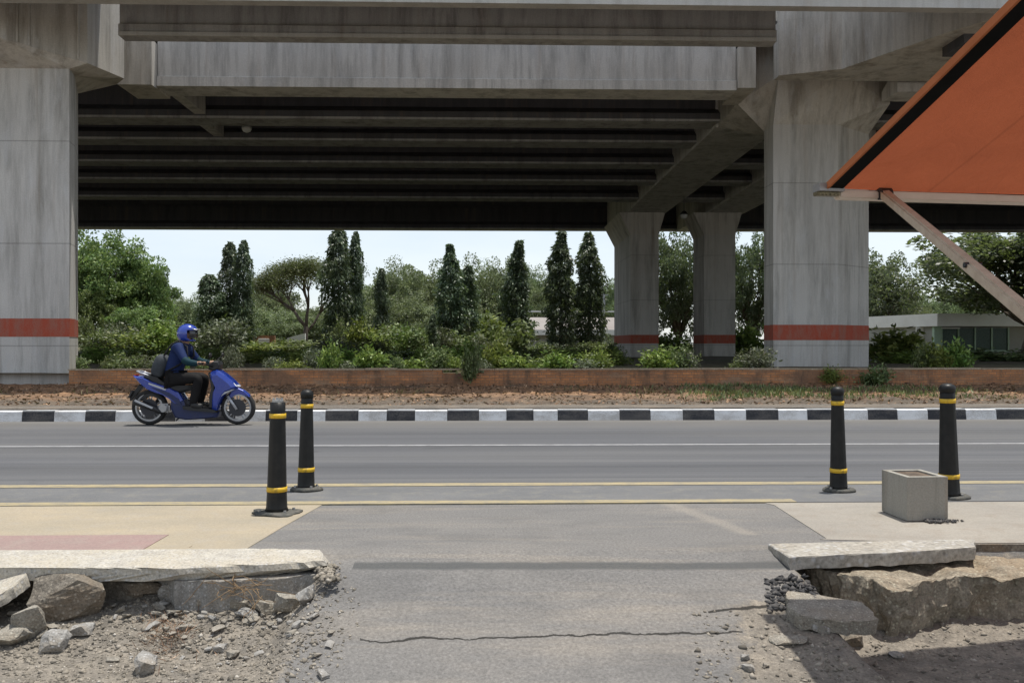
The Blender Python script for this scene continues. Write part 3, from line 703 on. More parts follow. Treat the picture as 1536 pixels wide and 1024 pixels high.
def broad(seed, ml, H=1.0, Rx=.45, z0=.28, ncl=26, per=330, leaf=.035, cl=.15, shell=.55, trunk_r=.03, flat_=.75, top=.84):
    r = random.Random(seed); rn = np.random.default_rng(seed)
    bm = BM(); fork = Vector((r.uniform(-.03, .03), r.uniform(-.03, .03), z0 * .9)); tube(bm, [(0, 0, -.02), (0, 0, .05), fork], [trunk_r * 1.3, trunk_r, trunk_r * .8], 8)
    Ps, Ds, Ls = [], [], []
    zc = (z0 + H) / 2 + .03; hz = (H - z0) / 2
    for i in range(ncl):
        th = i * 2.39996 + r.uniform(-.3, .3); u = 1 - 2 * (i + .5) / ncl; u = max(-.85, min(top, u + r.uniform(-.1, .1)))
        s = math.sqrt(1 - u * u); k = r.uniform(shell, 1.0)
        c = Vector((Rx * s * math.cos(th) * k, Rx * s * math.sin(th) * k, zc + hz * u * k * .92))
        rc = cl * r.uniform(.7, 1.3)
        tip = fork.lerp(c, .92); pa = limb_path(fork, tip, -.02 if u > 0 else .03, seed * 91 + i); tube(bm, pa, [trunk_r * (.5 - .42 * j / (len(pa) - 1)) for j in range(len(pa))], 5)
        # a few sub-clumps so the outline is ragged
        for q_ in range(4):
            cc = np.array(c) + rn.normal(size=3) * rc * .55; m = per // 4
            d = unit(rn.normal(size=(m, 3))); rad = rc * .62 * rn.uniform(.35, 1.05, m) ** .6
            p = cc + d * rad[:, None] * np.array([1, 1, flat_])
            Ps.append(p); Ds.append(d * .7 + rn.normal(size=(m, 3)) * .7 + np.array([0, 0, -.25])); Ls.append(rn.uniform(.7, 1.3, m) * leaf)
    P, D, L = np.concatenate(Ps), np.concatenate(Ds), np.concatenate(Ls)
    return finish(leaves('crown', P, D, L, L * .55), ml), to_mesh(bm, 'trunk', M['bark']), None
ZB = .55
col_v = [columnar(s, 9500, tp) for s, tp in ((3, .25), (8, .6), (15, 1.0), (21, .85), (34, .35), (45, .9), (58, .7))]
def plant_col(px, top, w, Y, v, label, bottom=None, name='columnar_tree'):
    p = at(px, HY, Y); h = az(top, Y, px) - ZB; wid = 1.12 * w / F * Y
    return tree_obj(name, label, 'tree', (p.x, Y, ZB), (wid / .2, wid / .2, h), col_v[v])
plant_col(315, 411, 35, 62, 0, 'short stout dark columnar tree, leftmost of the row of slim trees')
plant_col(345, 362, 24, 63, 0, 'left half of the close pair of tall dark columnar trees left of the umbrella-shaped tree')
plant_col(365, 359, 25, 62, 4, 'right half of the close pair of tall dark columnar trees left of the umbrella-shaped tree')
plant_col(508, 341, 34, 62, 0, 'tall dark columnar tree touching the deck line just right of the umbrella-shaped tree')
plant_col(533, 346, 22, 63, 4, 'slimmer columnar tree close on the right of the one touching the deck line')
plant_col(572, 402, 21, 66, 1, 'small lone columnar tree midway in the row, the shortest slim one')
plant_col(676, 365, 36, 62, 2, 'tall ragged columnar tree with a lower twin on its right side')
plant_col(701, 398, 32, 63.5, 6, 'lower bushy columnar tree leaning on the right of a tall ragged one')
plant_col(775, 360, 38, 62, 5, 'columnar tree with a bare pale foot, just left of the grey-roofed house')
plant_col(841, 346, 40, 60, 2, 'tall cone-shaped columnar tree in front of the grey-roofed house, left of two')
plant_col(884, 347, 38, 61, 3, 'tall cone-shaped columnar tree in front of the grey-roofed house, right one nearest the rear column')
plant_col(650, 470, 13, 57, 0, 'short thin dark conifer-like sapling among the shrubs in the middle')

# broad trees
bv = [broad(5, M['leaf_broad'], ncl=46, per=760, leaf=.030, shell=.5), broad(9, M['leaf_broad'], Rx=.5, z0=.2, ncl=42, per=700, leaf=.032, shell=.5),
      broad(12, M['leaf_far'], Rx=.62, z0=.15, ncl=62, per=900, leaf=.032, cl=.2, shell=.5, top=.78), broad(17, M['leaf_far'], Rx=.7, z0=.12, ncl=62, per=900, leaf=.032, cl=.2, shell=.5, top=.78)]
def plant_broad(px, top, w, Y, v, label, group=None, base=ZB, vs=bv, sq=None):
    p = at(px, HY, Y); h = az(top, Y, px) - base; wid = w / F * Y
    k = wid / (2 * .45)
    return tree_obj('broadleaf_tree', label, 'tree', (p.x, Y, base), (k, k, h), vs[v], group)
plant_broad(152, 366, 128, 78, 0, 'big round leafy tree beside the left pier, the tallest broad tree on the left')
plant_broad(218, 392, 82, 80, 1, 'rounded leafy tree on the right of the biggest left-hand tree')
plant_broad(128, 430, 70, 74, 1, 'lower leafy tree half hidden by the left pier')
plant_broad(205, 462, 80, 70, 1, 'low bright spreading tree below the rounded trees on the left')
far = 'far trees along the skyline'
fl = 'hazy grey-green rounded tree on the skyline behind the slim trees'
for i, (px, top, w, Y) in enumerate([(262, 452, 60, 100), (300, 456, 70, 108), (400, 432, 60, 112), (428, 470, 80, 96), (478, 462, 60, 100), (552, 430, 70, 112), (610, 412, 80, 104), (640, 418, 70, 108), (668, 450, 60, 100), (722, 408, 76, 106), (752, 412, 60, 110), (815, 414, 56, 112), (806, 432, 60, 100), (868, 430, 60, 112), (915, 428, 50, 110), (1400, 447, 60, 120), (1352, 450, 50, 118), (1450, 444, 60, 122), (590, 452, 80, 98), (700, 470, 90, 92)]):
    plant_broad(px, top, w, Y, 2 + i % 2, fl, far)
dv = [broad(31, M['leaf_dark'], Rx=.5, z0=.12, ncl=44, per=520, leaf=.030, cl=.14), broad(37, M['leaf_dark'], Rx=.5, z0=.2, ncl=44, per=520, leaf=.026, cl=.12, shell=.5)]
plant_broad(1016, 348, 92, 62, 0, 'dark leafy tree filling the gap between the two rear columns', vs=dv)
plant_broad(1128, 352, 84, 63, 0, 'dark leafy tree between the front column and the rear column beside it', vs=dv)
plant_broad(1305, 384, 126, 90, 0, 'leafy tree emerging on the right of the front column', vs=dv)
plant_broad(1545, 318, 330, 60, 1, 'big dark tree with spreading branches, cut by the right picture edge', vs=dv)
# umbrella-shaped rain tree: forked stem, open limbs, thin domed canopy
def rain_tree():
    r = random.Random(4); rn = np.random.default_rng(4); bm = BM(); tips = []
    def grow(p, d, l, rad, k):
        e = p + d * l; mid = p.lerp(e, .5) + Vector((r.uniform(-1, 1), r.uniform(-1, 1), 0)) * l * .08
        tube(bm, [p, mid, e], [rad, rad * .85, rad * .7], 6)
        if k == 0 or e.z > .86: tips.append(e); return
        for j in range(3 if k > 3 else 2):
            a = r.uniform(0, 2 * PI); sp = r.uniform(.4, .75)
            nd = (d + Vector((math.cos(a) * sp, math.sin(a) * sp * .8, r.uniform(-.1, .2)))).normalized()
            grow(e, nd, l * r.uniform(.68, .85), rad * .66, k - 1)
    tube(bm, [(0, 0, -.02), (0, 0, .14), (.01, 0, .27)], [.036, .030, .026], 8)
    grow(Vector((.01, 0, .26)), Vector((-.62, .1, .75)).normalized(), .22, .022, 5)
    grow(Vector((.01, 0, .26)), Vector((.12, -.1, .95)).normalized(), .22, .022, 5)
    grow(Vector((.01, 0, .20)), Vector((.55, .2, .8)).normalized(), .26, .016, 5)
    Ps, Ls = [], []
    cents = [np.array(t) for t in tips]
    for i in range(60):
        a = i * 2.4; k = math.sqrt((i + .5) / 60); cents.append(np.array([.42 * k * math.cos(a), .42 * k * math.sin(a), .94 - .22 * k ** 2.2 + r.uniform(-.035, .02)]))
    for c in cents:
        if c[2] < .52: continue
        m = 125; p = c + rn.normal(size=(m, 3)) * np.array([.055, .055, .034]); Ps.append(p); Ls.append(rn.uniform(.014, .026, m))
    P = np.concatenate(Ps); L = np.concatenate(Ls); D = rn.normal(size=P.shape) * np.array([1, 1, .4])
    return finish(leaves('crown', P, D, L, L * .5), M['leaf_rain']), to_mesh(bm, 'trunk', M['bark']), None
p = at(458, HY, 76); h = az(386, 76) - ZB
tree_obj('rain_tree', 'umbrella-shaped tree with open dark limbs and a thin pale canopy', 'tree', (p.x, 76, ZB), (h * .92, h * .92, h), rain_tree(), rz=.0)

# shrubs
def shrub(seed, ml, n=1500, leaf=.10, stems=7, h=1.0):
    r = np.random.default_rng(seed); bm = BM(); Ps, Ds = [], []
    for i in range(stems * 3):
        a = r.uniform(0, 2 * PI); k = math.sqrt(r.uniform(.02, 1)); tip = np.array([.5 * k * math.cos(a), .5 * k * math.sin(a), h * r.uniform(.45, 1.0) * (1 - .45 * k * k)])
        if i % 3 == 0: tube(bm, [(0, 0, -.05), tuple(tip * .5 + r.normal(size=3) * .03), tuple(tip * .97)], [.018, .012, .005], 5)
        m = n // (stems * 3); u = r.uniform(.35, 1.06, m)[:, None]; sp = tip * u + r.normal(size=(m, 3)) * np.array([.10, .10, .09])
        Ps.append(sp); Ds.append(r.normal(size=(m, 3)) * .8 + np.array([tip[0], tip[1], .35]))
    P, D = np.concatenate(Ps), np.concatenate(Ds); P[:, 2] = np.maximum(P[:, 2], .0); L = r.uniform(.6, 1.3, len(P)) * leaf
    return finish(leaves('foliage', P, D, L, L * .45), ml), to_mesh(bm, 'stem', M['bark'])
sv = [shrub(1, M['leaf_shrub']), shrub(2, M['leaf_shrub2']), shrub(3, M['leaf_grey']), shrub(4, M['leaf_shrub'], leaf=.14), shrub(6, M['leaf_shrub2'], leaf=.16)]
def plant_shrub(px, top, w, Y, v, label, group=None, base=ZB - .04, name='shrub', cat='shrub'):
    p = at(px, HY, Y); h = az(top, Y, px) - base; k = w / F * Y
    t = thing(name, label, cat, (p.x, Y, base), random.uniform(0, 6), group); t.scale = (k, k, h)
    link(bpy.data.objects.new('stem', sv[v][1]), t); link(bpy.data.objects.new('foliage', sv[v][0]), t); return t
gl, gg = 'leafy green shrub in the mixed planting between the brick wall and the slim trees', 'shrubs planted behind the brick wall'
rs = random.Random(5)
for i, px in enumerate(range(122, 925, 17)):
    far_row = i % 3 == 0
    top = rs.choice([rs.uniform(452, 480), rs.uniform(475, 505)]) if far_row else rs.choice([rs.uniform(470, 495), rs.uniform(492, 516)])
    if 355 < px < 492: top = max(top, 510)
    if px > 800: top = max(top, 512)
    if 790 < px < 925 and far_row: continue
    plant_shrub(px + rs.uniform(-6, 6), top, rs.choice([rs.uniform(26, 40), rs.uniform(45, 85)]), rs.uniform(61, 66) if far_row else rs.uniform(56.5, 60), rs.choice([0, 0, 1, 2, 2, 3, 4]), gl, gg)
nl, ng = 'low bright green plant growing just behind the coping of the brick wall', 'low plants along the brick wall'
for i, px in enumerate(list(range(124, 920, 31)) + [1000, 1016, 1034, 1112, 1130, 1386, 1408, 1430]):
    if 360 < px < 392: continue
    plant_shrub(px + rs.uniform(-8, 8), rs.choice([rs.uniform(508, 524), rs.uniform(526, 540)]), rs.uniform(24, 58), rs.uniform(20.5, 21.6) if px < 950 else 20.9, rs.choice([1, 4, 2, 0, 3]), nl, ng, .52, 'low_plant', 'plant')
for px, top, w, Y, v, lb in [(150, 515, 60, 30, 1, 'bright green bush close behind the wall beside the left pier'),
                             (500, 500, 64, 44, 2, 'greyish leafy bush standing forward of the tall dark trees in the middle'),
                             (700, 512, 56, 27, 4, 'leafy bush behind the wall above its broken stretch'),
                             (745, 520, 56, 34, 2, 'pale bush behind the wall just right of its broken stretch'),
                             (560, 505, 60, 40, 0, 'dense bush behind the wall left of its broken stretch'),
                             (860, 524, 60, 29, 1, 'bright low bush behind the wall in front of the grey-roofed house'),
                             (918, 512, 40, 40, 0, 'bush against the foot of the left rear column'),
                             (1010, 498, 60, 50, 4, 'bush between the feet of the two rear columns'),
                             (1124, 486, 58, 48, 4, 'tall bush left of the front column, behind the second rear column'),
                             (1126, 520, 40, 34, 3, 'short dark bush beside the left foot of the front column'),
                             (1335, 492, 84, 34, 4, 'big broad-leaved bush right of the front column, before the white building'),
                             (1375, 525, 110, 30, 1, 'spreading bright bush in front of the white building'),
                             (1500, 522, 90, 33, 3, 'dark bush under the big right-hand tree')]:
    plant_shrub(px, top, w, Y, v, lb)
for i in range(30):
    px = 126 + i * 27 + rs.uniform(-9, 9); Ym = rs.uniform(26, 48)
    plant_shrub(px, rs.uniform(517, 527), rs.uniform(44, 70), Ym, rs.choice([1, 4, 0, 1]), 'low spreading green plant in the shade under the deck, well behind the brick wall', 'low plants in the shade under the deck', .52, 'low_plant', 'plant')
# plants that hang over the wall
def spill(px, py, w, hh, v, lb):
    p = at(px, py, 19.75); t = thing('creeper', lb, 'plant', (p.x, p.y, p.z), 1.0)
    k = w / F * 19.75; t.scale = (k, k * .6, hh / F * 19.75); link(bpy.data.objects.new('stem', sv[v][1]), t); link(bpy.data.objects.new('foliage', sv[v][0]), t)
spill(706, 572, 36, 58, 3, 'dark leafy creeper hanging over the broken stretch of the brick wall')
spill(1250, 575, 60, 28, 1, 'green creeper spilling over the wall below the front column')
spill(1312, 580, 66, 36, 3, 'leafy clump against the brick wall right of the front column')

# ground cover, litter and grass on the verge
def scatter_verge(name, n, xr, yr, L, W, m, upright, dens=None):
    P, D = [], []
    while len(P) < n:
        x, y = rng.uniform(*xr), rng.uniform(*yr)
        if dens is not None and rng.uniform() > dens(x, y): continue
        P.append((x, y, vz(x, y) + .005)); D.append((rng.normal() * .5, rng.normal() * .5, 1.0) if upright else (rng.normal(), rng.normal(), rng.normal() * .35))
    P, D = np.array(P), np.array(D); l = rng.uniform(.5, 1.3, n) * L
    return props(obj(name, leaves(name, P, D, l, l * W), m), kind='stuff')
o = scatter_verge('leaf_litter', 16000, (-14, 16), (14.8, 19.85), .075, .5, M['litter'], False)
props(o, 'dry brown leaf litter spread over the verge', 'leaf litter')
clump = lambda x, y: max(0, mnoise.noise((x * .9, y * 1.6, 4)) - .08) ** 1.3 * (1.0 if x > 3 else .35)
o = scatter_verge('grass', 1100, (-13, 16), (15.0, 18.2), .15, .05, M['grass'], True, clump); props(o, 'thin dry and green grass on the verge', 'grass')
dens2 = lambda x, y: (math.exp(-((x - 5.4) / 1.3) ** 2) + .5 * math.exp(-((x - 8.3) / 1.1) ** 2)) * max(0, .35 + mnoise.noise((x * 2.2, y * 2.2, 6)))
o = scatter_verge('weeds', 3000, (2.5, 14), (15.6, 18.6), .11, .2, M['leaf_shrub'], True, dens2); props(o, 'patch of green weeds on the right part of the verge', 'weeds')
def verge_stone(px, py, s, lb, g_=None, m='rubble'):
    y = 15.6 + (600 - py) * .12; p = at(px, py, y); return p

# ================================================================== BUILDINGS BEYOND
h = thing('house', 'low house with a weathered grey sheet roof half hidden by the cone-shaped trees', 'house', (0, 0, 0))
Y = 84; xa, xb = ax(790, Y), ax(930, Y); ze, zt = az(496, Y), az(474, Y)
bm = BM(); box(bm, xa + .4, xb - .2, Y + .4, Y + 7, .4, ze - .05); obj('wall', bm, M['grey_wall'], h)
bm = BM(); loft(bm, [[(x, Y - .2, ze), (x, Y - .2, ze - .12), (x, Y + 4, zt - .12), (x, Y + 8, ze - .12), (x, Y + 8, ze), (x, Y + 4, zt)] for x in (xa, xb)]); obj('roof', bm, M['roof_grey'], h)
bm = BM(); box(bm, xa - .02, xb + .02, Y - .34, Y - .22, ze - .42, ze + .10); obj('fascia', bm, M['rail_white'], h)
bm = BM(); box(bm, ax(1030, Y) * 0 + xa + 2, xa + 3.6, Y + .36, Y + .395, 1.2, ze - .9); obj('window', bm, M['window_glass'], h)
fe = thing('roof_railing', 'thin white railing behind the ridge of the grey-roofed house', 'railing', (0, 0, 0))
bm = BM(); Yr = 92
for k in range(14): x = ax(788 + k * 11, Yr); beam(bm, (x, Yr, az(490, Yr)), (x, Yr, az(466, Yr)), .09, .09)
obj('post', bm, M['rail_white'], fe)
fe.children[0].name = 'balusters'
bm = BM(); box(bm, ax(786, Yr), ax(935, Yr), Yr - .05, Yr + .05, az(468, Yr), az(466, Yr)); obj('handrail', bm, M['rail_white'], fe)
rw = thing('ruined_wall', 'broken old brick and plaster wall stub behind the shrubs left of the umbrella tree', 'wall', (0, 0, 0))
Y = 66; bm = BM(); box(bm, ax(375, Y), ax(412, Y), Y, Y + .3, .4, az(503, Y)); obj('brick_part', bm, M['brick'], rw)
bm = BM(); prismx(bm, [(Y - .06, .4), (Y + .3, .4), (Y + .3, az(506, Y)), (Y - .06, az(508, Y))], ax(388, Y), ax(404, Y)); obj('plaster_patch', bm, M['white_wall'], rw)
bm = BM(); loft(bm, [[(ax(430, Y), y, .4), (ax(457, Y), y, .4), (ax(457, Y), y, az(500, Y)), (ax(444, Y), y, az(503, Y)), (ax(430, Y), y, az(507, Y))] for y in (Y + .1, Y + .4)]); obj('plaster_stub', bm, M['white_wall'], rw)
wb = thing('white_building', 'low modern white building with a deep fascia and greenish glass behind bushes', 'building', (0, 0, 0))
Y0 = 70.0; c0 = at(1306, HY, 74.0); c1 = at(1406, HY, 66.0); c2 = at(1570, HY, 66.6)
zt0, zb0 = az(470, 66.0, 1406), az(489, 66.0, 1406)
bm = BM(); back = [(c2.x, 80.0), (c0.x, 82.0)]
prism(bm, [(c0.x, c0.y), (c1.x, c1.y), (c2.x, c2.y)] + back, zb0, zt0); obj('fascia', bm, M['white_wall'], wb)
bm = BM(); ins = lambda p, d: (p.x, p.y + d)
prism(bm, [(c0.x, c0.y + .9), (c1.x + .2, c1.y + .9), (c2.x, c2.y + .9), (c2.x, 79.5), (c0.x, 81.5)], .3, zb0 - .003); obj('wall', bm, M['grey_wall'], wb)
a_, b_ = at(1412, HY, 66.8), at(1512, HY, 66.8)
bm = BM(); box(bm, a_.x, b_.x, 66.8, 66.86, az(526, 66.8, 1450), az(492, 66.8, 1450)); w_ = obj('window', bm, M['window_glass'], wb)
bm = BM()
for k in range(5):
    x = a_.x + (b_.x - a_.x) * k / 4; box(bm, x - .05, x + .05, 66.7, 66.78999999999999, az(526, 66.8, 1450), az(491, 66.8, 1450))
box(bm, a_.x, b_.x, 66.68, 66.78999999999999, az(527.5, 66.8, 1450), az(525, 66.8, 1450)); obj('window_frame', bm, M['pale_green'], w_)
bm = BM(); box(bm, ax(1401, 66.6), ax(1412, 66.6), 66.55, 66.9, .3, zb0 - .006); obj('corner_pillar', bm, M['pale_green'], wb)
bm = BM(); box(bm, ax(1384, 67.0), ax(1401, 67.0), 68.0, 68.1, az(507, 67.0, 1395), zb0 - .01); obj('door_panel', bm, M['white_wall'], wb)
bm = BM(); box(bm, ax(1412, 66.5), ax(1440, 66.5), 66.5, 66.6, az(493, 66.5, 1425), az(491, 66.5, 1425)); obj('light_tube', bm, M['rail_white'], wb)
lw = thing('boundary_wall', 'low pale boundary wall in front of the white building at the right', 'wall', (0, 0, 0))
bm = BM(); box(bm, ax(1400, 40), ax(1640, 40), 40, 40.2, .4, az(541, 40, 1450)); obj('wall_panel', bm, M['grey_wall'], lw)
bm = BM(); box(bm, ax(1399, 40), ax(1640, 40), 39.95, 40.25, az(540.9, 40, 1450), az(538.5, 40, 1450)); obj('coping', bm, M['rail_white'], lw)
pole = thing('utility_pole', 'thin pale pole rising behind the house just left of the rear column', 'pole', (ax(906, 80), 80, .5))
bm = BM(); lathe(bm, [(.14, 0), (.10, az(438, 80) - .5)], 8); obj('shaft', bm, M['pole_grey'], pole); bm = BM(); beam(bm, (-.4, 0, az(442, 80) - .5), (.4, 0, az(442, 80) - .5), .08, .08); obj('crossarm', bm, M['pole_grey'], pole)

for py, lb in ((413, 'upper of two thin overhead power cables seen against the sky at the right'), (419, 'lower of two thin overhead power cables seen against the sky at the right')):
    bm = BM(); pts = []
    for k in range(15): u = k / 14; p = at(1240 + 330 * u, py + 5 * math.sin(PI * u) + 2 * u, 96); pts.append(p)
    tube(bm, pts, .022, 5); props(obj('power_cable', bm, M['dark_metal']), lb, 'power cable')
# ================================================================== BOLLARDS
def make_bollard(label, p, h, tilt, cap, r0=.062, r1=.077):
    t = thing('bollard', label, 'bollard', p, random.uniform(0, 6), 'black bollards with yellow bands'); t.rotation_euler = (tilt[0], tilt[1], 0)
    fl = lambda i: 1 - (.035 if i % 3 == 0 else 0)
    rad = lambda z: np.interp(z, [0, .05, .18, h * .9, h], [r1 * 1.32, r1 * 1.08, r1, r0, r0 * .98])
    zs = [.02, .05, .12, .18] + list(np.linspace(.25, h - .09, 7)) + [h - .02]
    bm = BM(); lathe(bm, [(float(rad(z)), z) for z in zs], 36, wob=fl); obj('post', bm, M['bollard'], t, True)
    for z in (.165, h - .135):
        bm = BM(); rr = float(rad(z + .02)) + .0035; lathe(bm, [(float(rad(z)) + .0045, z), (float(rad(z + .034)) + .0045, z + .034)], 36); obj('yellow_band', bm, M['tape'], t, True)
    if cap:
        bm = BM(); lathe(bm, [(r0 + .004, h - .05), (r0 + .006, h - .012), (r0 * .9, h + .008), (r0 * .5, h + .018), (.004, h + .021)], 30); obj('cap', bm, M['bollard'], t, True)
    else:
        bm = BM()
        for a in range(4): 
            x, y = .03 * math.cos(a * PI / 2 + .5), .03 * math.sin(a * PI / 2 + .5); tube(bm, [(x, y, h - .02), (x, y, h + .012)], .009, 6)
        lathe(bm, [(.042, h - .018), (.042, h - .004)], 16); obj('top_bolts', bm, M['bolt'], t)
    return t
def bollard_base(t, rx, ry, thick, wob, seed, rz=0):
    r = random.Random(seed); n = 28; bm = BM(); lo, md, hi = [], [], []
    for i in range(n):
        a = 2 * PI * i / n; k = 1 + wob * mnoise.noise((math.cos(a) * 1.5, math.sin(a) * 1.5, seed)); x, y = rx * math.cos(a) * k, ry * math.sin(a) * k
        dz = wob * .05 * mnoise.noise((math.cos(a) * 1.2, math.sin(a) * 1.2, seed + 9))
        lo.append((x, y, .004)); md.append((x, y, thick * .6 + max(dz, 0))); hi.append((x * .86, y * .86, thick + max(dz, 0)))
    loft(bm, [lo, md, hi]); obj('base_plate', bm, M['bollard_base'], t, True)
    bm = BM()
    for k in range(4): a = k * PI / 2 + .6; x, y = rx * .72 * math.cos(a), ry * .72 * math.sin(a); tube(bm, [(x, y, thick * .8), (x, y, thick + .016)], .011, 6)
    obj('anchor_bolts', bm, M['bolt'], t)
p = flat(415, 770); t = make_bollard('fluted black bollard without its cap, nearest the left, on the yellowed pavement', p, .835, (0, R(.6)), False, .055, .070); bollard_base(t, .19, .12, .02, .55, 3)
p = flat(459, 736); t = make_bollard('black capped bollard in the gutter at the left, its grey base plate bent', p, .835, (R(-1), R(0.4)), True, .049, .066); bollard_base(t, .14, .11, .035, .25, 5)
p = flat(1258, 737); t = make_bollard('black fluted bollard in the gutter at the right, left of the concrete box', p, .865, (R(1), R(-1.2)), True, .049, .066); bollard_base(t, .14, .11, .032, .15, 8)
p = flat(1424, 747); t = make_bollard('smooth black bollard standing behind the concrete box', p, .905, (R(1), R(-1.6)), True, .056, .075); bollard_base(t, .16, .12, .03, .1, 12)

# ================================================================== CONCRETE BOX, SLABS, KERB, RUBBLE
c = flat(1361, 783); o = thing('concrete_box', 'grey concrete box with an earth-filled hollow top on the right pavement', 'concrete box', (c.x, c.y, .009), R(2))
W, D_, Hh, tk = .292, .36, .305, .04
bm = BM(); outer = [(0, 0), (W, 0), (W, D_), (0, D_)]; inner = [(tk, tk), (W - tk, tk), (W - tk, D_ - tk), (tk, D_ - tk)]
loft(bm, [[(x, y, 0) for x, y in outer], [(x, y, Hh) for x, y in outer], [(x, y, Hh) for x, y in inner], [(x, y, Hh - .05) for x, y in inner]])
bmesh.ops.bevel(bm, geom=[e for e in bm.edges if e.calc_face_angle(0) > .5], offset=.011, segments=3, affect='EDGES')
obj('casing', bm, M['conc_block'], o)
bm = BM(); box(bm, tk + .003, W - tk - .003, tk + .003, D_ - tk - .003, Hh - .045, Hh - .012); obj('earth_fill', bm, M['earth'], o)
o = props(obj('dark_crumbs', stones('dark_crumbs', np.array([(c.x + .12 + abs(rng.normal()) * .10, c.y - .02 + rng.normal() * .025, .015) for _ in range(240)]), rng.uniform(.004, .014, 240)), M['gravel_dark']), 'little pile of black crumbs at the foot of the concrete box', 'crumbs', kind='stuff')  # dark stones strewn at the right front foot

def ragged(bm_poly, z0, z1, seed, jag=.012, sub=5, tilt=None, origin=None):
    """slab from a plan polygon with broken, wandering edges"""
    r = random.Random(seed); pts = []
    n = len(bm_poly)
    for i in range(n):
        a, b = Vector(bm_poly[i]), Vector(bm_poly[(i + 1) % n]); d = (b - a); nn = Vector((d.y, -d.x)).normalized() if d.length > 0 else Vector((0, 0))
        for k in range(sub): u = k / sub; q_ = a + d * u + (nn * r.uniform(-jag, jag) if k else Vector((0, 0))); pts.append(q_)
    bm = BM(); cx = sum(p.x for p in pts) / len(pts); cy = sum(p.y for p in pts) / len(pts)
    sh = lambda p, k: (cx + (p.x - cx) * k, cy + (p.y - cy) * k)
    lps = []
    for z, k, jz in ((z0, .985, .006), (z0 + (z1 - z0) * .5, 1.0, .004), (z1 - .006, .998, .002), (z1, .99, .001)):
        lps.append([(sh(p, k)[0] + r.uniform(-jag, jag) * .35, sh(p, k)[1] + r.uniform(-jag, jag) * .35, z + r.uniform(-jz, jz)) for p in pts])
    loft(bm, lps); return bm
def PB(px, py, z): v = flat(px, py, z); return (v.x, v.y)
# left: long concrete edging, the break under it
kz = .02
edge = [(-60, y_edge + .01), (e1[0] + .1, y_edge + .01), PB(487, 823, kz), PB(494, 838, kz), PB(440, 843, kz), PB(270, 851, kz), PB(140, 851, kz), (-4.5, flat(60, 852).y), (-60, flat(60, 852).y)]
t = thing('concrete_edging', 'pale concrete edging of the left pavement, broken off at its right end', 'kerb', (0, 0, 0))
obj('edge_strip', ragged(edge, -.055, kz, 3, .010, 7), M['kerb_conc'], t)
blk = [PB(262, 856, 0), PB(330, 855, 0), PB(430, 850, 0), PB(492, 844, 0), PB(500, 833, 0), (-1.05, 5.06), (-2.0, 5.06)]
obj('kerb_block', ragged(blk, -.24, -.057, 8, .014, 6), M['rubble_grey'], t)
bm = BM(); prism(bm, [(-60, flat(60, 852).y + .06), (-1.95, flat(60, 852).y + .06), (-1.95, 6.4), (-60, 6.4)], -.5, -.058); obj('earth_bank', bm, M['rubble_dark'], t)
# right: thin slab over a big earthy block
sl = [PB(1184, 835, .03), PB(1300, 830, .03), PB(1400, 825, .03), PB(1464, 820, .03), PB(1462, 808, .03), PB(1300, 811, .03), PB(1152, 815, .03)]
t = props(obj('pavement_slab', ragged(sl, -.045, .03, 21, .005, 6), M['slab_conc']), 'thin pale paving slab jutting out over the broken edge at the right', 'paving slab')
bk = [(1.93, 5.22), PB(1216, 856, -.1), PB(1262, 868, -.1), PB(1330, 882, -.1), PB(1420, 872, -.1), PB(1536, 868, -.1), (4.6, 4.72), (4.6, 5.32), (3, 5.32)]
bm = ragged(bk, -.5, -.085, 33, .022, 8)
bmesh.ops.triangulate(bm, faces=bm.faces[:]); bmesh.ops.subdivide_edges(bm, edges=bm.edges[:], cuts=4, use_grid_fill=True)
for v in bm.verts:
    d = mnoise.noise_vector(v.co * 4) * .04 + mnoise.noise_vector(v.co * 11) * .025 + mnoise.noise_vector(v.co * 27) * .012; v.co += d
    k = (-.085 - v.co.z) / .37; v.co.y += .03 * k * (1 if v.co.y < 5.1 else 0); v.co.x += .05 * k if v.co.x < 2.2 else 0
obj('footing_block', bm, M['footing'])
props(bpy.data.objects['footing_block'], 'big earthy broken concrete footing under the jutting slab at the right', 'concrete footing')

def chunk(px, py, w, h_, d, m, label, seed, tilt=(0, 0, 0), z=None, name='concrete_chunk', group=None, sink=.25):
    """a broken lump: convex hull of random points, roughened. (px, py) is where its foot stands"""
    r = random.Random(seed); bm = BM()
    for _ in range(22):
        s = [r.uniform(-1, 1) for _ in range(3)]; k = max(abs(v) for v in s); s = [v / k * r.uniform(.72, 1) for v in s]
        bm.verts.new((s[0] * w / 2, s[1] * d / 2, s[2] * h_ / 2))
    res = bmesh.ops.convex_hull(bm, input=bm.verts[:])
    bmesh.ops.delete(bm, geom=[v for v in bm.verts if not v.link_faces], context='VERTS')
    bmesh.ops.subdivide_edges(bm, edges=bm.edges[:], cuts=3, use_grid_fill=True)
    for v in bm.verts: v.co += mnoise.noise_vector(v.co * (2.2 / max(w, .05)) * 1.5 + Vector((seed, 0, 0))) * w * .05 + mnoise.noise_vector(v.co * 40 + Vector((seed, 3, 0))) * .005
    p = onground(px, py); o = obj(name, bm, M[m]); o.location = (p.x, p.y + d * .15, (z if z is not None else gz(p.x, p.y)) + h_ / 2 * (1 - sink)); o.rotation_euler = tilt
    return props(o, label, 'concrete rubble', group)
def px2m(w, py): return w / F * flat(768, py, -.2).y
chunk(100, 925, .43, .26, .30, 'rubble_dark', 'large dark earthy concrete chunk at the left, below the pale edging', 41, (R(8), R(4), R(10)))
chunk(130, 905, .15, .17, .2, 'rubble', 'tan rough lump on the right end of the large dark chunk', 43, (0, R(20), R(30)), z=-.17)
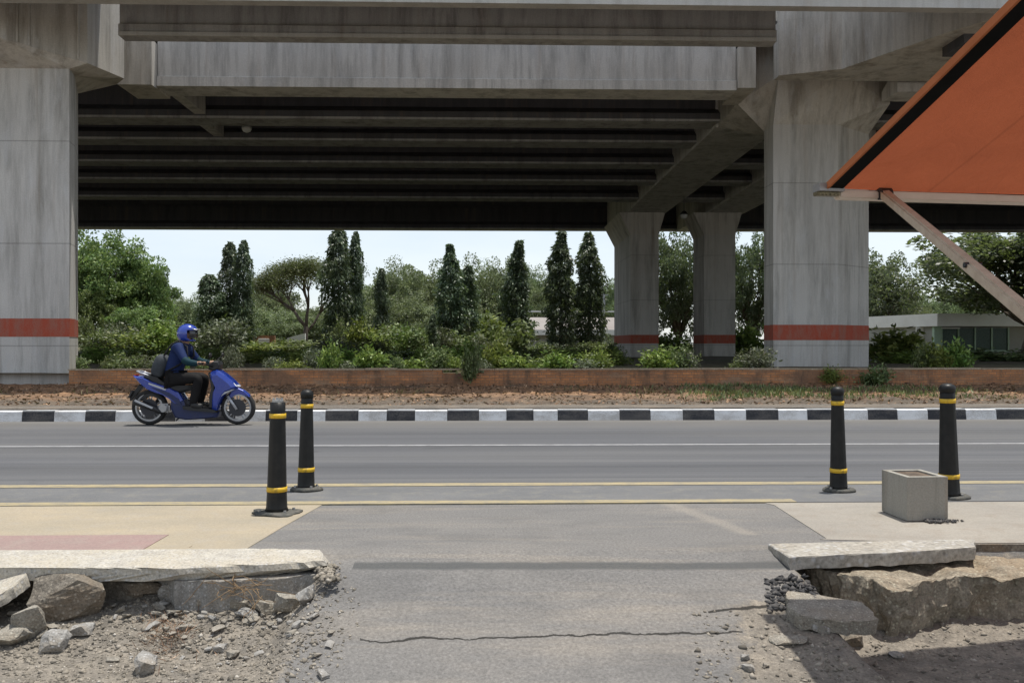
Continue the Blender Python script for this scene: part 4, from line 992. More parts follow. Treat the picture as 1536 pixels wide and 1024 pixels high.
chunk(42, 957, .17, .19, .16, 'rubble', 'upright rough tan lump under the tilted curved slab', 45, (0, R(-12), R(20)))
chunk(18, 968, .20, .10, .16, 'rubble', 'flat-lying tan lump in the bottom left below the curved slab', 47, (0, R(8), R(0)))
chunk(80, 976, .14, .11, .12, 'rubble_grey', 'rounded light grey lump in front of the large dark chunk', 49)
chunk(120, 952, .12, .07, .10, 'rubble_grey', 'whitish crumbly lump to the right of the rounded grey one', 50)
chunk(262, 892, .20, .13, .15, 'rubble_grey', 'dark grey concrete lump in the hollow under the left edging', 51, (0, R(6), R(12)))
chunk(215, 893, .30, .10, .12, 'rubble_dark', 'dark buried lump in the hollow left of the grey lump', 52, (0, R(2), R(5)))
chunk(308, 910, .17, .075, .12, 'rubble', 'tan wedge lying below the middle of the grey kerb face', 53, (R(10), R(10), R(25)))
chunk(352, 912, .19, .075, .12, 'rubble', 'long flat tan piece in the row of rubble below the kerb', 54, (R(6), R(-10), R(-8)))
chunk(395, 918, .14, .08, .11, 'rubble', 'blocky tan piece in the middle of the row of rubble', 55, (0, R(12), R(14)))
chunk(433, 917, .15, .11, .12, 'rubble', 'squarish tan block near the right end of the row of rubble', 56, (0, R(5), R(40)))
chunk(463, 903, .13, .10, .10, 'rubble_grey', 'pointed grey lump at the right end of the row of rubble beside the driveway', 57, (R(10), R(-28), R(20)))
chunk(370, 926, .13, .055, .08, 'rubble_grey', 'small bluish grey flat piece just in front of the row of rubble', 58)
chunk(215, 1008, .10, .09, .16, 'rubble_grey', 'grey pointed stone set in the dirt at the bottom left', 59, (0, 0, R(15)))
chunk(312, 868, .12, .05, .08, 'rubble', 'small lump lodged against the left end of the kerb face', 60, z=-.13)
# tilted curved slab and flat slab at the far left
def tilted(poly, thick, loc, rot, m, name, label, seed, jag=.006):
    o = obj(name, ragged(poly, -thick / 2, thick / 2, seed, jag, 5), M[m]); o.location = loc; o.rotation_euler = rot; return props(o, label, 'concrete slab')
p = onground(5, 935)
arc = [(.0 + .30 * math.cos(a), .24 * math.sin(a)) for a in np.linspace(-PI / 2, PI / 2, 8)] + [(-.45, .24), (-.45, -.24)]
tilted(arc, .065, (p.x - .20, p.y + .04, gz(p.x, p.y) + .11), (R(8), R(-20), R(22)), 'kerb_conc', 'curved_slab', 'tilted thick slab with a rounded edge at the left picture edge', 61)
p = onground(60, 900)
tilted([(-.22, -.10), (.06, -.13), (.17, .08), (-.22, .13)], .045, (p.x - .05, p.y + .10, gz(p.x, p.y) + .145), (R(6), R(3), R(4)), 'rubble_grey', 'flat_slab', 'thin light grey slab lying on the large dark chunk at the left', 62)
p = onground(1240, 945)
tilted([(-.18, -.08), (-.12, -.17), (.10, -.16), (.26, -.08), (.22, .12), (-.16, .13)], .075, (p.x + .02, p.y + .12, gz(p.x, p.y) + .055), (R(7), R(5), R(-12)), 'rubble', 'tilted_slab', 'tilted broken slab piece leaning on the earthy footing at the right', 63, .012)
chunk(1232, 948, .10, .05, .07, 'rubble_grey', 'grey flake in front of the tilted slab piece at the right', 70, (0, R(8), 0))
chunk(1282, 968, .13, .07, .10, 'rubble_dark', 'dark earthy lump in the shade below the tilted slab piece', 71)
chunk(1185, 965, .20, .03, .10, 'rubble', 'thin tan flake lying flat on the sandy patch by the driveway', 72, sink=.1)
chunk(1120, 990, .05, .028, .04, 'rubble_grey', 'small pale stone at the edge of the awning shadow, upper of two', 73, sink=.1)
chunk(1122, 1006, .06, .03, .05, 'rubble_grey', 'small pale stone at the edge of the awning shadow, lower of two', 74, sink=.1)
chunk(1345, 985, .09, .025, .06, 'rubble_grey', 'flat pale stone lying in the awning shadow', 75, sink=.1)
chunk(1150, 1000, .035, .02, .03, 'rubble', 'tiny reddish stone at the tip of the awning shadow', 76)
# little loose stones that nothing tells apart
protos = []
lb, gp = 'small loose grey-brown stone among the rubble in the dirt left of the driveway', 'small stones in the left dirt'
rr = random.Random(9)
for i in range(170):
    px = rr.gauss(330, 120); py = rr.choice([rr.uniform(905, 945), rr.uniform(900, 1015)])
    if not 5 < px < 500: continue
    p = onground(px, py); s = rr.uniform(.012, .034) if rr.random() < .8 else rr.uniform(.035, .062)
    if i < 6:
        o = chunk(px, py, s * 1.3, s * .8, s, 'rubble' if i % 2 else 'rubble_grey', lb, 100 + i, name='loose_stone', group=gp); o['category'] = 'stone'; protos.append((o, s))
    else:
        o, s0 = rr.choice(protos); k = s / s0; c_ = o.copy(); COL.objects.link(c_); c_.scale = (k * rr.uniform(.8, 1.5), k * rr.uniform(.7, 1.2), k * rr.uniform(.4, .9)); c_.location = (p.x, p.y, gz(p.x, p.y) + s * .25); c_.rotation_euler = (rr.uniform(-.4, .4), rr.uniform(-.4, .4), rr.uniform(0, 6))
def scat(n, fpx, fpy, cond=None):
    P = []
    while len(P) < n:
        px, py = fpx(), fpy()
        x, y, z = onground(px, py)
        if cond and not cond(x, y): continue
        P.append((x, y, gz(x, y)))
    return np.array(P)
P = scat(6500, lambda: rng.uniform(-20, 540), lambda: rng.uniform(880, 1040), lambda x, y: rng.uniform() < max(.0, 1.0 if x < -1.0 else 1 - (x + 1.0) / .35))
props(obj('gravel', stones('gravel', P, np.clip(rng.lognormal(-5.15, .5, len(P)), .002, .018)), M['gravel']), 'loose gravel over the dirt left of the driveway', 'gravel', kind='stuff')
P = scat(1300, lambda: rng.uniform(1040, 1536), lambda: rng.uniform(915, 1040), lambda x, y: rng.uniform() < (1 if x > 1.4 else .5))
props(obj('gravel', stones('gravel', P, np.clip(rng.lognormal(-5.0, .5, len(P)), .003, .02)), M['gravel']), 'loose gravel and grit at the foot of the right footing', 'gravel', kind='stuff')
P = scat(520, lambda: rng.uniform(1150, 1262), lambda: rng.uniform(868, 914), lambda x, y: True); P[:, 2] += rng.uniform(0, .05, len(P)) * sstep(1.5, 1.9, P[:, 0])  # rubble heap; shadow of the jutting slab put into its dark colour
props(obj('gravel', stones('gravel', P, rng.uniform(.006, .024, len(P))), M['gravel_dark']), 'heap of rubble left of the earthy footing, coloured dark for the slab shadow', 'gravel', kind='stuff')
P = np.array([tuple(flat(rng.normal(492, 9), rng.uniform(836, 872), -.03)) for _ in range(220)]); 
props(obj('gravel', stones('gravel', P, rng.uniform(.005, .02, len(P))), M['gravel']), 'crumbled stones at the broken right end of the left kerb', 'gravel', kind='stuff')
# dry roots and twigs along the broken edging
def twigs(name, label, spots, seed):
    r = random.Random(seed); bm = BM()
    for px, py in spots:
        p = flat(px, py, -.10)
        for k in range(7):
            q_ = p + Vector((r.uniform(-.1, .1), r.uniform(-.03, .03), r.uniform(-.01, .05))); pts = [q_]
            d = Vector((r.uniform(-1, 1), r.uniform(-.5, .2), r.uniform(-.5, .35)))
            for _ in range(5): d += Vector((r.uniform(-.5, .5), r.uniform(-.4, .4), r.uniform(-.35, .3))); pts.append(pts[-1] + d.normalized() * .035)
            tube(bm, pts, [.0028, .0025, .0022, .002, .0016, .001], 5)
    props(obj(name, bm, M['stem']), label, 'roots')
twigs('dry_roots', 'dry brown roots dangling over the left end of the grey kerb face', [(245, 848), (262, 856), (275, 862), (232, 846)], 5)
twigs('dry_roots', 'reddish dry roots caught along the bottom of the grey kerb face', [(350, 885), (372, 884), (330, 884), (395, 890)], 6)
P = np.array([tuple(onground(rng.normal(250, 22), rng.normal(952, 20))) for _ in range(420)]); P[:, 2] += .005
L = rng.uniform(.02, .075, len(P)); o = obj('dry_grass', leaves('dry_grass', P, np.stack([rng.normal(size=len(P)), rng.normal(size=len(P)), rng.uniform(.1, 1.1, len(P))], 1), L, L * .06), M['litter']); props(o, 'tuft of dead straw-coloured grass in the left dirt', 'dry grass', kind='stuff')

# ================================================================== AWNING
aw = thing('awning', 'orange fabric awning stretched overhead from the upper right', 'awning', (0, 0, 0))
YA = 4.56; xA = ax(1237, YA); z_f = az(283, YA, 1240); xE = 6.4
pb = at(1510, 0, 1); 
# slope so that the side edge runs up towards the shop front
d2 = 2.95; Xc = xA; zb = None
pp = math.tan(math.atan((1536 - CX) / F) + TH); PHI = R(7.5); tt = (pp * YA - xA) / (math.sin(PHI) + math.cos(PHI) * pp); y2 = YA - tt * math.cos(PHI); z2 = az(-24, y2, 1536)
slope = (z2 - z_f) / tt
Rz = Matrix.Rotation(PHI, 3, 'Z'); cc_ = Vector((xA, YA, 0)); aw.rotation_euler = (0, 0, PHI); aw.location = cc_ - Rz @ cc_
iv = lambda p: Rz.inverted() @ (p - cc_) + cc_
yB = .4; z_b = z_f + slope * (YA - yB)
bm = BM(); NX, NY = 40, 24; grid = []
for j in range(NY + 1):
    row = []
    for i in range(NX + 1):
        u, v = i / NX, j / NY; x = xA + (xE - xA) * u; y = YA + (yB - YA) * v
        z = z_f + (z_b - z_f) * v - .03 * math.sin(PI * v) * (1 + .25 * math.sin(u * 17)) + .004 * mnoise.noise((x * 2, y * 3, 0))
        row.append(bm.verts.new((x, y, z)))
    grid.append(row)
for j in range(NY):
    for i in range(NX): bm.faces.new((grid[j][i], grid[j][i + 1], grid[j + 1][i + 1], grid[j + 1][i]))
obj('fabric', bm, M['fabric'], aw, True)
zf = lambda y: z_f + slope * (YA - y) - .03 * math.sin(PI * (YA - y) / (YA - yB))
ysn = np.linspace(YA, yB, 16)
bm = BM(); loft(bm, [[(xA + .004, y, zf(y) - .010), (xA + .082, y, zf(y) - .012), (xA + .082, y, zf(y) - .020), (xA + .004, y, zf(y) - .020)] for y in ysn]); obj('side_hem', bm, M['black_hem'], aw)
bm = BM(); loft(bm, [[(xA - .012, y, zf(y) - .024), (xA, y, zf(y) - .024), (xA, y, zf(y) + .012), (xA - .012, y, zf(y) + .012)] for y in ysn]); obj('edge_trim', bm, M['orange_trim'], aw)
zb0_, zb1_ = az(298.5, YA, 1400), az(285.5, YA, 1400)
bm = BM(); box(bm, ax(1258, YA), xE, YA - .02, YA + .05, zb0_, zb1_, .008); obj('front_bar', bm, M['bar'], aw)
bm = BM(); box(bm, ax(1222, YA), ax(1262, YA), YA - .045, YA + .03, az(288.5, YA, 1240), az(277, YA, 1240)); eb = obj('end_bracket', bm, M['bracket'], aw)
bm = BM(); box(bm, ax(1222, YA), ax(1258, YA), YA - .024, YA + .026, az(294, YA, 1240), az(288.3, YA, 1240), .003)
for k in range(5): tube(bm, [(ax(1226 + 6 * k, YA), YA - .030, az(291, YA)), (ax(1226 + 6 * k, YA), YA - .02, az(291, YA))], .006, 8)
obj('mechanism', bm, M['brass'], eb)
pa = iv(at(1326, 291, YA + .02)); pb_ = iv(at(1536, 466, 3.05)); dv_ = (pb_ - pa); pe = pa + dv_ * 2.0
arm = BM(); beam(arm, pa, pe, .05, .05); bmesh.ops.bevel(arm, geom=arm.edges[:], offset=.008, segments=2, affect='EDGES'); ar = obj('folding_arm', arm, M['bar_arm'], aw)
bm = BM(); tube(bm, [pa + Vector((-.03, 0, .0)), pa + Vector((.035, 0, .0))], .034, 12); box(bm, pa.x - .03, pa.x + .03, pa.y - .0, pa.y + .07, pa.z - .01, pa.z + .045, .006); obj('arm_joint', bm, M['dark_metal'], aw)
pj = pa + dv_ * .72; bm = BM(); s_ = dv_.normalized().cross(Vector((0, 0, 1))).normalized(); tube(bm, [pj - s_ * .034 + Vector((0, 0, .012)), pj + s_ * .034 + Vector((0, 0, .012))], .012, 10); obj('pivot_bolt', bm, M['dark_metal'], ar)

# ================================================================== SCOOTER AND RIDER (x forward, camera sees the right-hand side, -y)
SX = at(292, HY, 13.25); sc = thing('motor_scooter', 'blue motor scooter being ridden along the far lane', 'scooter', (SX.x, 13.25, .004))
Z = lambda zx, zy: ((zx - 620) / 578, (945 - zy) / 578)
def panel(name, poly, w, m, parent=sc, inset=.86, yc=0.0, smooth=False, mid=1.0):
    """body panel: side outline swept across y, rounded off towards both flanks"""
    pts = [Z(*p) for p in poly]; cx = sum(p[0] for p in pts) / len(pts); cz = sum(p[1] for p in pts) / len(pts); bm = BM(); lps = []
    for y, k in ((-1, inset), (-.85, inset + (1 - inset) * .75), (-.5, 1), (0, mid), (.5, 1), (.85, inset + (1 - inset) * .75), (1, inset)):
        lps.append([(cx + (x - cx) * k, yc + y * w, cz + (z - cz) * k) for x, z in pts])
    loft(bm, lps); return obj(name, bm, m, parent, smooth)
def wheel(cx, r, w):
    bm = BM(); n = 30; lps = []
    o = bpy.data.objects.new('wheel', None); link(o, sc); o.location = (cx, 0, r)
    prof = [(-.5, .80), (-.55, .90), (-.38, .985), (0, 1.0), (.38, .985), (.55, .90), (.5, .80)]
    for i in range(n):
        a = 2 * PI * i / n; lps.append([(math.cos(a) * r * k, y * w, math.sin(a) * r * k) for y, k in prof])
    lps.append(lps[0]); vs = [[bm.verts.new(p) for p in lp] for lp in lps[:-1]]; vs.append(vs[0])
    for a, b_ in zip(vs, vs[1:]):
        for i in range(len(prof)): bm.faces.new((a[i], a[(i + 1) % len(prof)], b_[(i + 1) % len(prof)], b_[i]))
    obj('tyre', bm, M['tyre'], o, True)
    bm = BM(); prof = [(.80, -.42), (.80, .42), (.70, .42), (.70, -.42)]; vs = [[bm.verts.new((math.cos(2 * PI * i / n) * r * k, y * w, math.sin(2 * PI * i / n) * r * k)) for k, y in prof] for i in range(n)]; vs.append(vs[0])
    for a, b_ in zip(vs, vs[1:]):
        for i in range(4): bm.faces.new((a[i], a[(i + 1) % 4], b_[(i + 1) % 4], b_[i]))
    for k in range(5):
        a = 2 * PI * k / 5 + .3; d = Vector((math.cos(a), 0, math.sin(a)))
        for s in (-.16, .16):
            d2_ = Vector((math.cos(a + s), 0, math.sin(a + s))); tube(bm, [d * r * .15, d2_ * r * .72], .011, 5)
    tube(bm, [(0, -.045, 0), (0, .045, 0)], r * .2, 14); obj('rim', bm, M['alloy'], o)
    bm = BM(); tube(bm, [(0, -.052, 0), (0, -.047, 0)], r * .5, 20); obj('brake_disc', bm, M['dark_metal'], o)
wr, wf = Z(228, 0)[0], Z(1005, 0)[0]
wheel(wr, .268, .10); wheel(wf, .262, .09)
panel('tail_body', [(100, 505), (160, 512), (240, 545), (330, 580), (430, 612), (505, 655), (545, 720), (550, 775), (500, 770), (440, 725), (370, 680), (290, 655), (215, 622), (160, 575)], .145, M['blue'])
panel('seat', [(185, 512), (235, 492), (300, 512), (350, 556), (430, 590), (530, 600), (640, 596), (620, 640), (520, 660), (420, 618), (330, 585), (250, 555)], .125, M['vinyl'], inset=.8)
panel('under_body', [(430, 715), (545, 720), (560, 780), (650, 800), (800, 812), (850, 828), (835, 878), (700, 892), (560, 900), (470, 880), (430, 800)], .14, M['navy_plastic'])
panel('floorboard', [(545, 770), (640, 778), (800, 800), (845, 815), (845, 832), (640, 815), (545, 800)], .19, M['black_plastic'], inset=.94)
panel('leg_shield', [(782, 470), (835, 452), (905, 500), (975, 560), (1012, 602), (1000, 622), (930, 648), (885, 700), (852, 770), (838, 832), (795, 818), (792, 740), (800, 660), (822, 610), (800, 560), (775, 510)], .17, M['blue'], inset=.72)
panel('inner_shield', [(764, 478), (790, 474), (822, 560), (818, 640), (800, 740), (800, 812), (775, 808), (772, 700), (795, 620), (785, 560)], .15, M['black_plastic'])
panel('side_trim', [(250, 600), (330, 618), (430, 655), (520, 715), (545, 770), (500, 760), (430, 700), (340, 650)], .150, M['navy_plastic'], inset=.9)
panel('shield_stripe', [(838, 690), (900, 655), (985, 625), (990, 632), (905, 672), (845, 715)], .158, M['silver'], inset=.92)
panel('front_cowl', [(845, 462), (905, 508), (962, 556), (940, 560), (880, 530), (838, 500)], .13, M['black_plastic'], inset=.75)
panel('tail_decal', [(240, 566), (330, 596), (410, 628), (400, 640), (320, 612), (240, 582)], .1475, M['silver'], inset=.9)
panel('headlamp', [(935, 545), (985, 572), (1016, 606), (985, 612), (940, 588)], .12, M['clear_lens'], inset=.7)
panel('indicator', [(880, 600), (950, 606), (990, 618), (930, 640), (870, 640)], .155, M['silver'], inset=.85)
panel('handlebar_cover', [(752, 455), (765, 405), (800, 378), (848, 380), (862, 412), (850, 452), (800, 470)], .10, M['black_plastic'], inset=.7)
panel('front_fender', [(930, 690), (955, 640), (1005, 615), (1060, 640), (1105, 678), (1118, 700), (1075, 686), (1020, 672), (975, 684), (945, 712)], .06, M['blue'], inset=.9)
panel('tail_lamp', [(92, 512), (112, 500), (165, 540), (150, 562)], .08, M['red_lens'])
bm = BM(); a0, a1_ = Z(128, 470), Z(255, 505)
tube(bm, [(Z(275, 520)[0], -.1, Z(275, 520)[1]), (a0[0] + .06, -.1, a0[1] - .02), (a0[0], -.06, a0[1]), (a0[0], .06, a0[1]), (a0[0] + .06, .1, a0[1] - .02), (Z(275, 520)[0], .1, Z(275, 520)[1])], .014, 8); obj('grab_rail', bm, M['silver'], sc, True)
panel('rear_mudguard', [(140, 585), (185, 600), (150, 640), (95, 700), (62, 735), (55, 720), (95, 650)], .05, M['black_plastic'])
panel('number_plate', [(82, 640), (98, 648), (66, 708), (52, 700)], .09, M['plate'])
panel('rear_fender', [(140, 720), (190, 668), (270, 655), (330, 690), (352, 730), (320, 718), (265, 690), (205, 695), (160, 735)], .05, M['black_plastic'], yc=.0)
bm = BM()
for s in (-1, 1):
    f0, f1 = Z(925, 690), Z(1003, 808); tube(bm, [(f0[0], s * .075, f0[1]), (f1[0], s * .075, f1[1])], [.022, .020], 10)
obj('front_fork', bm, M['silver'], sc, True)
bm = BM(); m0, m1 = Z(110, 735), Z(300, 800); tube(bm, [(m0[0], -.135, m0[1]), (m0[0] + .03, -.135, m0[1] - .008), (m1[0], -.135, m1[1]), (Z(370, 850)[0], -.11, Z(370, 850)[1])], [.03, .046, .040, .015], 12); ex = obj('exhaust', bm, M['black_plastic'], sc, True)
bm = BM(); beam(bm, (Z(135, 722)[0], -.180, Z(135, 722)[1]), (Z(290, 790)[0], -.178, Z(290, 790)[1]), .008, .03); obj('heat_shield', bm, M['silver'], ex)
bm = BM(); e = Z(365, 795); box(bm, e[0] - .10, e[0] + .09, -.10, .10, e[1] - .07, e[1] + .07, .03); tube(bm, [(e[0], -.125, e[1]), (e[0], -.09, e[1])], .06, 14); obj('engine', bm, M['alloy'], sc)
bm = BM(); tube(bm, [(Z(330, 660)[0], .11, Z(330, 660)[1]), (wr, .11, .27)], .028, 10); obj('shock_absorber', bm, M['dark_metal'], sc, True)
HBX, HBZ = Z(742, 402)
for s in (-1, 1):
    bm = BM(); tube(bm, [(Z(800, 430)[0], s * .08, Z(800, 430)[1]), (HBX + .01, s * .20, HBZ), (HBX - .03, s * .34, HBZ + .01)], [.016, .016, .018], 8); obj('handle_grip', bm, M['black_plastic'], sc, True)
for s in (-1, 1):
    bm = BM(); c_ = Vector((Z(815, 350)[0] + .0, s * .30, Z(815, 350)[1] + .04)); tube(bm, [(HBX + .04, s * .19, HBZ + .02), c_], .006, 6); mr = obj('mirror_stem', bm, M['black_plastic'], sc)
    bm = BM(); bmesh.ops.create_uvsphere(bm, u_segments=14, v_segments=8, radius=1); bmesh.ops.scale(bm, vec=(.018, .055, .036), verts=bm.verts); bmesh.ops.translate(bm, vec=c_, verts=bm.verts); obj('mirror', bm, M['black_plastic'], mr, True)
bm = BM(); tube(bm, [(Z(480, 880)[0], .05, Z(480, 880)[1]), (Z(430, 915)[0], .13, Z(430, 915)[1])], .012, 6); obj('side_stand', bm, M['dark_metal'], sc)

def skin(name, pts, edges, m, parent, root=0, sub=2):
    """pts: (x, y, z, rx[, ry])"""
    me = bpy.data.meshes.new(name); me.from_pydata([p[:3] for p in pts], edges, []); me.materials.append(m)
    o = link(bpy.data.objects.new(name, me), parent); sk = o.modifiers.new('skin', 'SKIN'); sk.use_smooth_shade = True
    if not me.skin_vertices: bpy.context.view_layer.update()
    for i, p in enumerate(pts):
        v = me.skin_vertices[0].data[i]; v.radius = (p[3], p[4] if len(p) > 4 else p[3]); v.use_root = (i == root)
    s = o.modifiers.new('sub', 'SUBSURF'); s.levels = s.render_levels = sub
    return o
pe_ = thing('person', 'person riding the blue scooter in a navy jacket, black trousers and blue helmet', 'person', (SX.x, 13.25, .004))
def body_graph(grow=0, hands=True):
    P, E = [], []
    def add(p, par=None):
        P.append(p); i = len(P) - 1
        if par is not None: E.append((par, i))
        return i
    pel = add((-.34, 0, .73, .115 + grow, .10 + grow)); wa = add((-.31, 0, .88, .105 + grow, .09 + grow), pel); ch = add((-.235, 0, 1.07, .150 + grow, .125 + grow), wa)
    ub = add((-.185, 0, 1.18, .12 + grow, .10 + grow), ch); nk = add((-.15, 0, 1.275, .055, .055), ub); hd = add((-.115, 0, 1.36, .085, .085), nk); tp = add((-.11, 0, 1.43, .075, .08), hd)
    for s in (-1, 1):
        sh = add((-.19, s * .175, 1.185, .068 + grow, .068 + grow), ub); el = add((-.045, s * .27, .975, .047 + grow, .047 + grow), sh); fa = add((.07, s * .28, .945, .040 + grow), el) if False else add((.07, s * .285, .95, .040 + grow, .040 + grow), el)
        wrist = add((.165, s * .285, .945, .028, .034), fa)
        if hands:
            pm = add((.215, s * .285, .955, .026, .040), wrist)
        hp_ = add((-.30, s * .10, .70, .08 + grow, .075 + grow), pel); kn = add((.115, s * .155, .715, .070 + grow, .07 + grow), hp_); an = add((.02, s * .155, .335, .032 + grow, .032 + grow), kn); ft = add((.14, s * .16, .285, .018, .022), an)
    return P, E
P_, E_ = body_graph(); skin('body', P_, E_, M['skin'], pe_)
# fingers round the grips, a child of the person each hand
for s in (-1, 1):
    bm = BM()
    for k in range(4):
        y = s * (.262 + k * .019); l = (.9, 1, .95, .8)[k]; tube(bm, [(.212, y, .962), (.235 + .012 * l, y, .966), (.252 * 1.0, y, .948), (.248, y, .926), (.228, y, .918)], [.0095, .009, .0085, .008, .006], 7)
    tube(bm, [(.195, s * .262, .95), (.205, s * .245, .93), (.225, s * .238, .918), (.240, s * .243, .922)], [.011, .0105, .009, .007], 7); obj('fingers', bm, M['skin'], pe_, True)
jp = [(-.345, 0, .70, .165, .155), (-.31, 0, .87, .16, .145), (-.235, 0, 1.07, .168, .145), (-.185, 0, 1.185, .135, .115), (-.155, 0, 1.262, .068, .068)]
je = [(0, 1), (1, 2), (2, 3), (3, 4)]
for s in (-1, 1):
    k = len(jp); jp += [(-.19, s * .18, 1.185, .084, .084), (-.115, s * .23, 1.08, .070, .070), (-.045, s * .272, .975, .063, .063)]; je += [(3, k), (k, k + 1), (k + 1, k + 2)]
skin('jacket', jp, je, M['jacket'], pe_)
for s in (-1, 1): skin('sleeve', [(-.085, s * .25, 1.035, .070, .070), (-.04, s * .275, .970, .066, .066), (.07, s * .287, .947, .054, .054), (.165, s * .287, .945, .043, .043)], [(0, 1), (1, 2), (2, 3)], M['sleeve'], pe_, 0)
tp_ = [(-.345, 0, .725, .15, .14)]; te = []
for s in (-1, 1):
    k = len(tp_); tp_ += [(-.27, s * .105, .70, .115, .105), (-.08, s * .135, .715, .098, .098), (.115, s * .157, .720, .086, .086), (.075, s * .157, .54, .072, .072), (.02, s * .157, .30, .062, .062)]; te += [(0, k), (k, k + 1), (k + 1, k + 2), (k + 2, k + 3), (k + 3, k + 4)]
skin('trousers', tp_, te, M['trousers'], pe_)
for s in (-1, 1): skin('shoe', [(-.01, s * .158, .325, .058, .060), (.07, s * .16, .300, .054, .052), (.185, s * .163, .283, .036, .046)], [(0, 1), (1, 2)], M['shoe'], pe_)
# helmet: open-faced shell with visor and face bar
bm = BM(); hc = Vector((-.105, 0, 1.395)); bmesh.ops.create_uvsphere(bm, u_segments=28, v_segments=18, radius=.138); bmesh.ops.scale(bm, vec=(1.06, .92, 1.0), verts=bm.verts)
bmesh.ops.delete(bm, geom=[v for v in bm.verts if (v.co.x > .055 and v.co.z < .045 and v.co.z > -.075) or v.co.z < -.115], context='VERTS')
bmesh.ops.solidify(bm, geom=bm.faces[:], thickness=-.016); bmesh.ops.translate(bm, vec=hc, verts=bm.verts); he = obj('helmet', bm, M['helmet'], pe_, True)
bm = BM(); bmesh.ops.create_uvsphere(bm, u_segments=28, v_segments=20, radius=.142); bmesh.ops.scale(bm, vec=(1.06, .92, 1.0), verts=bm.verts)
bmesh.ops.delete(bm, geom=[v for v in bm.verts if not (v.co.x > .045 and -.07 < v.co.z < .06)], context='VERTS'); bmesh.ops.translate(bm, vec=hc + Vector((.004, 0, 0)), verts=bm.verts); obj('visor', bm, M['visor'], he, True)
bm = BM(); loft(bm, [[hc + Vector((x, y, z)) for x, z in ((.09, .088), (.165, .075 - abs(y) * .2), (.165, .068 - abs(y) * .2), (.09, .076))] for y in np.linspace(-.09, .09, 7)]); obj('helmet_peak', bm, M['silver'], he, True)
# face details under the visor
bm = BM(); bmesh.ops.create_uvsphere(bm, u_segments=10, v_segments=8, radius=.014); bmesh.ops.scale(bm, vec=(1.2, .8, 1.3), verts=bm.verts); bmesh.ops.translate(bm, vec=(-.022, 0, 1.375), verts=bm.verts); obj('nose', bm, M['skin'], pe_, True)
bm = BM(); box(bm, -.038, -.026, -.025, .025, 1.334, 1.341, .002); obj('mouth', bm, simple('lips', (.24, .10, .08), .5), pe_)
for s in (-1, 1):
    bm = BM(); bmesh.ops.create_uvsphere(bm, u_segments=10, v_segments=8, radius=.011); bmesh.ops.translate(bm, vec=(-.036, s * .030, 1.402), verts=bm.verts); obj('eye', bm, M['black_plastic'], pe_, True)
# backpack
bp = thing('backpack', 'rounded charcoal backpack worn on the back of the scooter rider', 'backpack', (SX.x, 13.25, .004))
bm = BM(); bmesh.ops.create_cube(bm, size=1); bmesh.ops.subdivide_edges(bm, edges=bm.edges[:], cuts=3, use_grid_fill=True)
for v in bm.verts: 
    d = v.co.normalized() * .62; v.co = v.co.lerp(d, .62); v.co = Vector((v.co.x * .21, v.co.y * .28, v.co.z * .34))
bmesh.ops.rotate(bm, verts=bm.verts, matrix=Matrix.Rotation(R(20), 3, 'Y')); bmesh.ops.translate(bm, vec=(-.505, 0, .90), verts=bm.verts); o = obj('main_bag', bm, M['pack'], bp, True); s_ = o.modifiers.new('sub', 'SUBSURF'); s_.levels = s_.render_levels = 1
bm = BM(); bmesh.ops.create_uvsphere(bm, u_segments=16, v_segments=10, radius=1); bmesh.ops.scale(bm, vec=(.05, .11, .10), verts=bm.verts); bmesh.ops.rotate(bm, verts=bm.verts, matrix=Matrix.Rotation(R(20), 3, 'Y')); bmesh.ops.translate(bm, vec=(-.585, 0, .84), verts=bm.verts); obj('front_pocket', bm, M['pack_dark'], bp, True)
for s in (-1, 1):
    bm = BM(); tube(bm, [(-.43, s * .10, 1.06), (-.30, s * .13, 1.235), (-.19, s * .135, 1.29), (-.07, s * .14, 1.20), (-.06, s * .15, 1.06), (-.16, s * .165, .93), (-.38, s * .14, .82)], .014, 6); obj('strap', bm, M['pack_dark'], bp, True)

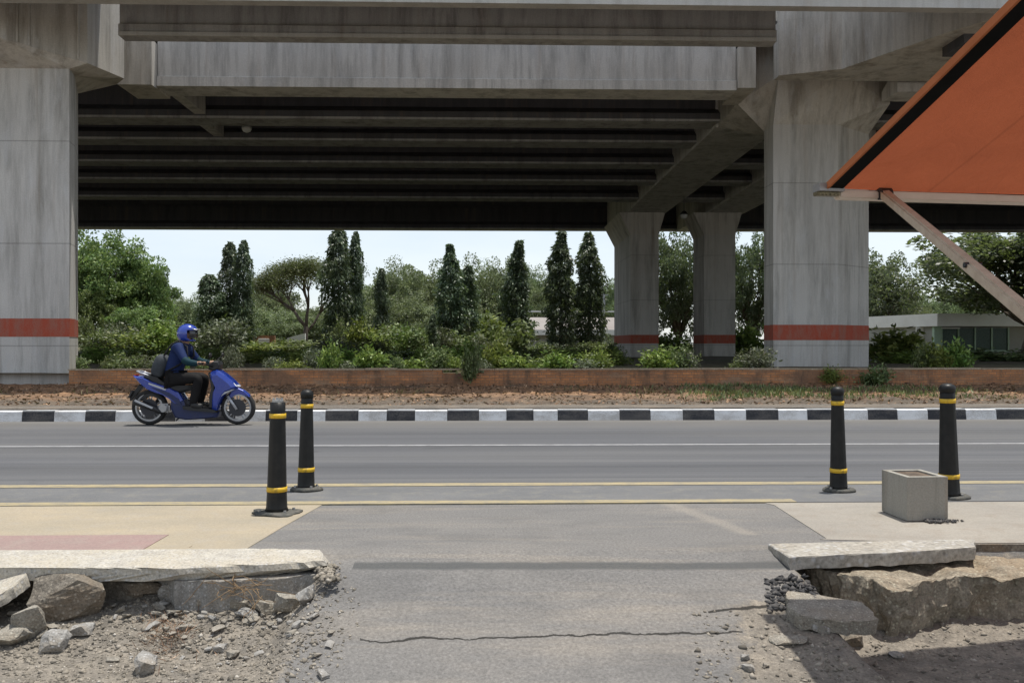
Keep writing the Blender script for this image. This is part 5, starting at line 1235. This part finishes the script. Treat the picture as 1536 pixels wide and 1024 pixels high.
# ================================================================== LIGHT, SKY, CAMERA
sd = Vector((.15, .085, 1.0)).normalized(); el = math.asin(sd.z); azm = math.atan2(sd.x, sd.y)
sun = bpy.data.lights.new('sun', 'SUN'); sun.energy = 2.0; sun.angle = R(.55); sun.color = (1, .955, .88)
so = bpy.data.objects.new('sun', sun); link(so); so.rotation_euler = sd.to_track_quat('Z', 'Y').to_euler(); so.location = (0, 0, 60)
w = bpy.data.worlds.new('World'); S.world = w; w.use_nodes = True; nt = w.node_tree
sk = nt.nodes.new('ShaderNodeTexSky'); sk.sky_type = 'NISHITA'; sk.sun_disc = False; sk.sun_elevation = el; sk.sun_rotation = azm
sk.air_density = 1.0; sk.dust_density = .7; sk.ozone_density = 1.2; sk.altitude = 0
bg = nt.nodes['Background']; bg.inputs[1].default_value = .098
hs = nt.nodes.new('ShaderNodeHueSaturation'); hs.inputs['Saturation'].default_value = .62; nt.links.new(sk.outputs[0], hs.inputs['Color']); hz = nt.nodes.new('ShaderNodeMix'); hz.data_type = 'RGBA'; hz.inputs[0].default_value = .6; hz.inputs[7].default_value = (2.62, 2.8, 3.05, 1)   # even summer haze
wtc = nt.nodes.new('ShaderNodeTexCoord'); wmp = nt.nodes.new('ShaderNodeMapping'); wmp.inputs['Scale'].default_value = (1.6, 1.6, 7); nt.links.new(wtc.outputs['Generated'], wmp.inputs[0])
wn = nt.nodes.new('ShaderNodeTexNoise'); wn.inputs['Scale'].default_value = 2.2; wn.inputs['Detail'].default_value = 6; nt.links.new(wmp.outputs[0], wn.inputs[0])
wr = nt.nodes.new('ShaderNodeValToRGB'); wr.color_ramp.elements[0].position = .35; wr.color_ramp.elements[0].color = (2.25, 2.55, 2.95, 1); wr.color_ramp.elements[1].position = .65; wr.color_ramp.elements[1].color = (2.95, 3.05, 3.15, 1)
nt.links.new(wn.outputs[0], wr.inputs[0]); nt.links.new(wr.outputs[0], hz.inputs[7]); nt.links.new(hs.outputs[0], hz.inputs[6]); nt.links.new(hz.outputs[2], bg.inputs[0])
cam = bpy.data.cameras.new('camera'); cam.sensor_width = 36; cam.lens = 36 * F / 1536; cam.shift_y = (HY - 512) / 1536; cam.clip_start = .05; cam.clip_end = 4000
co = bpy.data.objects.new('camera', cam); link(co); co.location = (0, 0, EYE); co.rotation_euler = (R(90), 0, -TH); S.camera = co
vs = S.view_settings; vs.view_transform = 'Standard'; vs.look = 'None'; vs.exposure = 1.3; vs.gamma = 1
S.cycles.max_bounces = 8; S.cycles.diffuse_bounces = 4; S.cycles.use_denoising = True
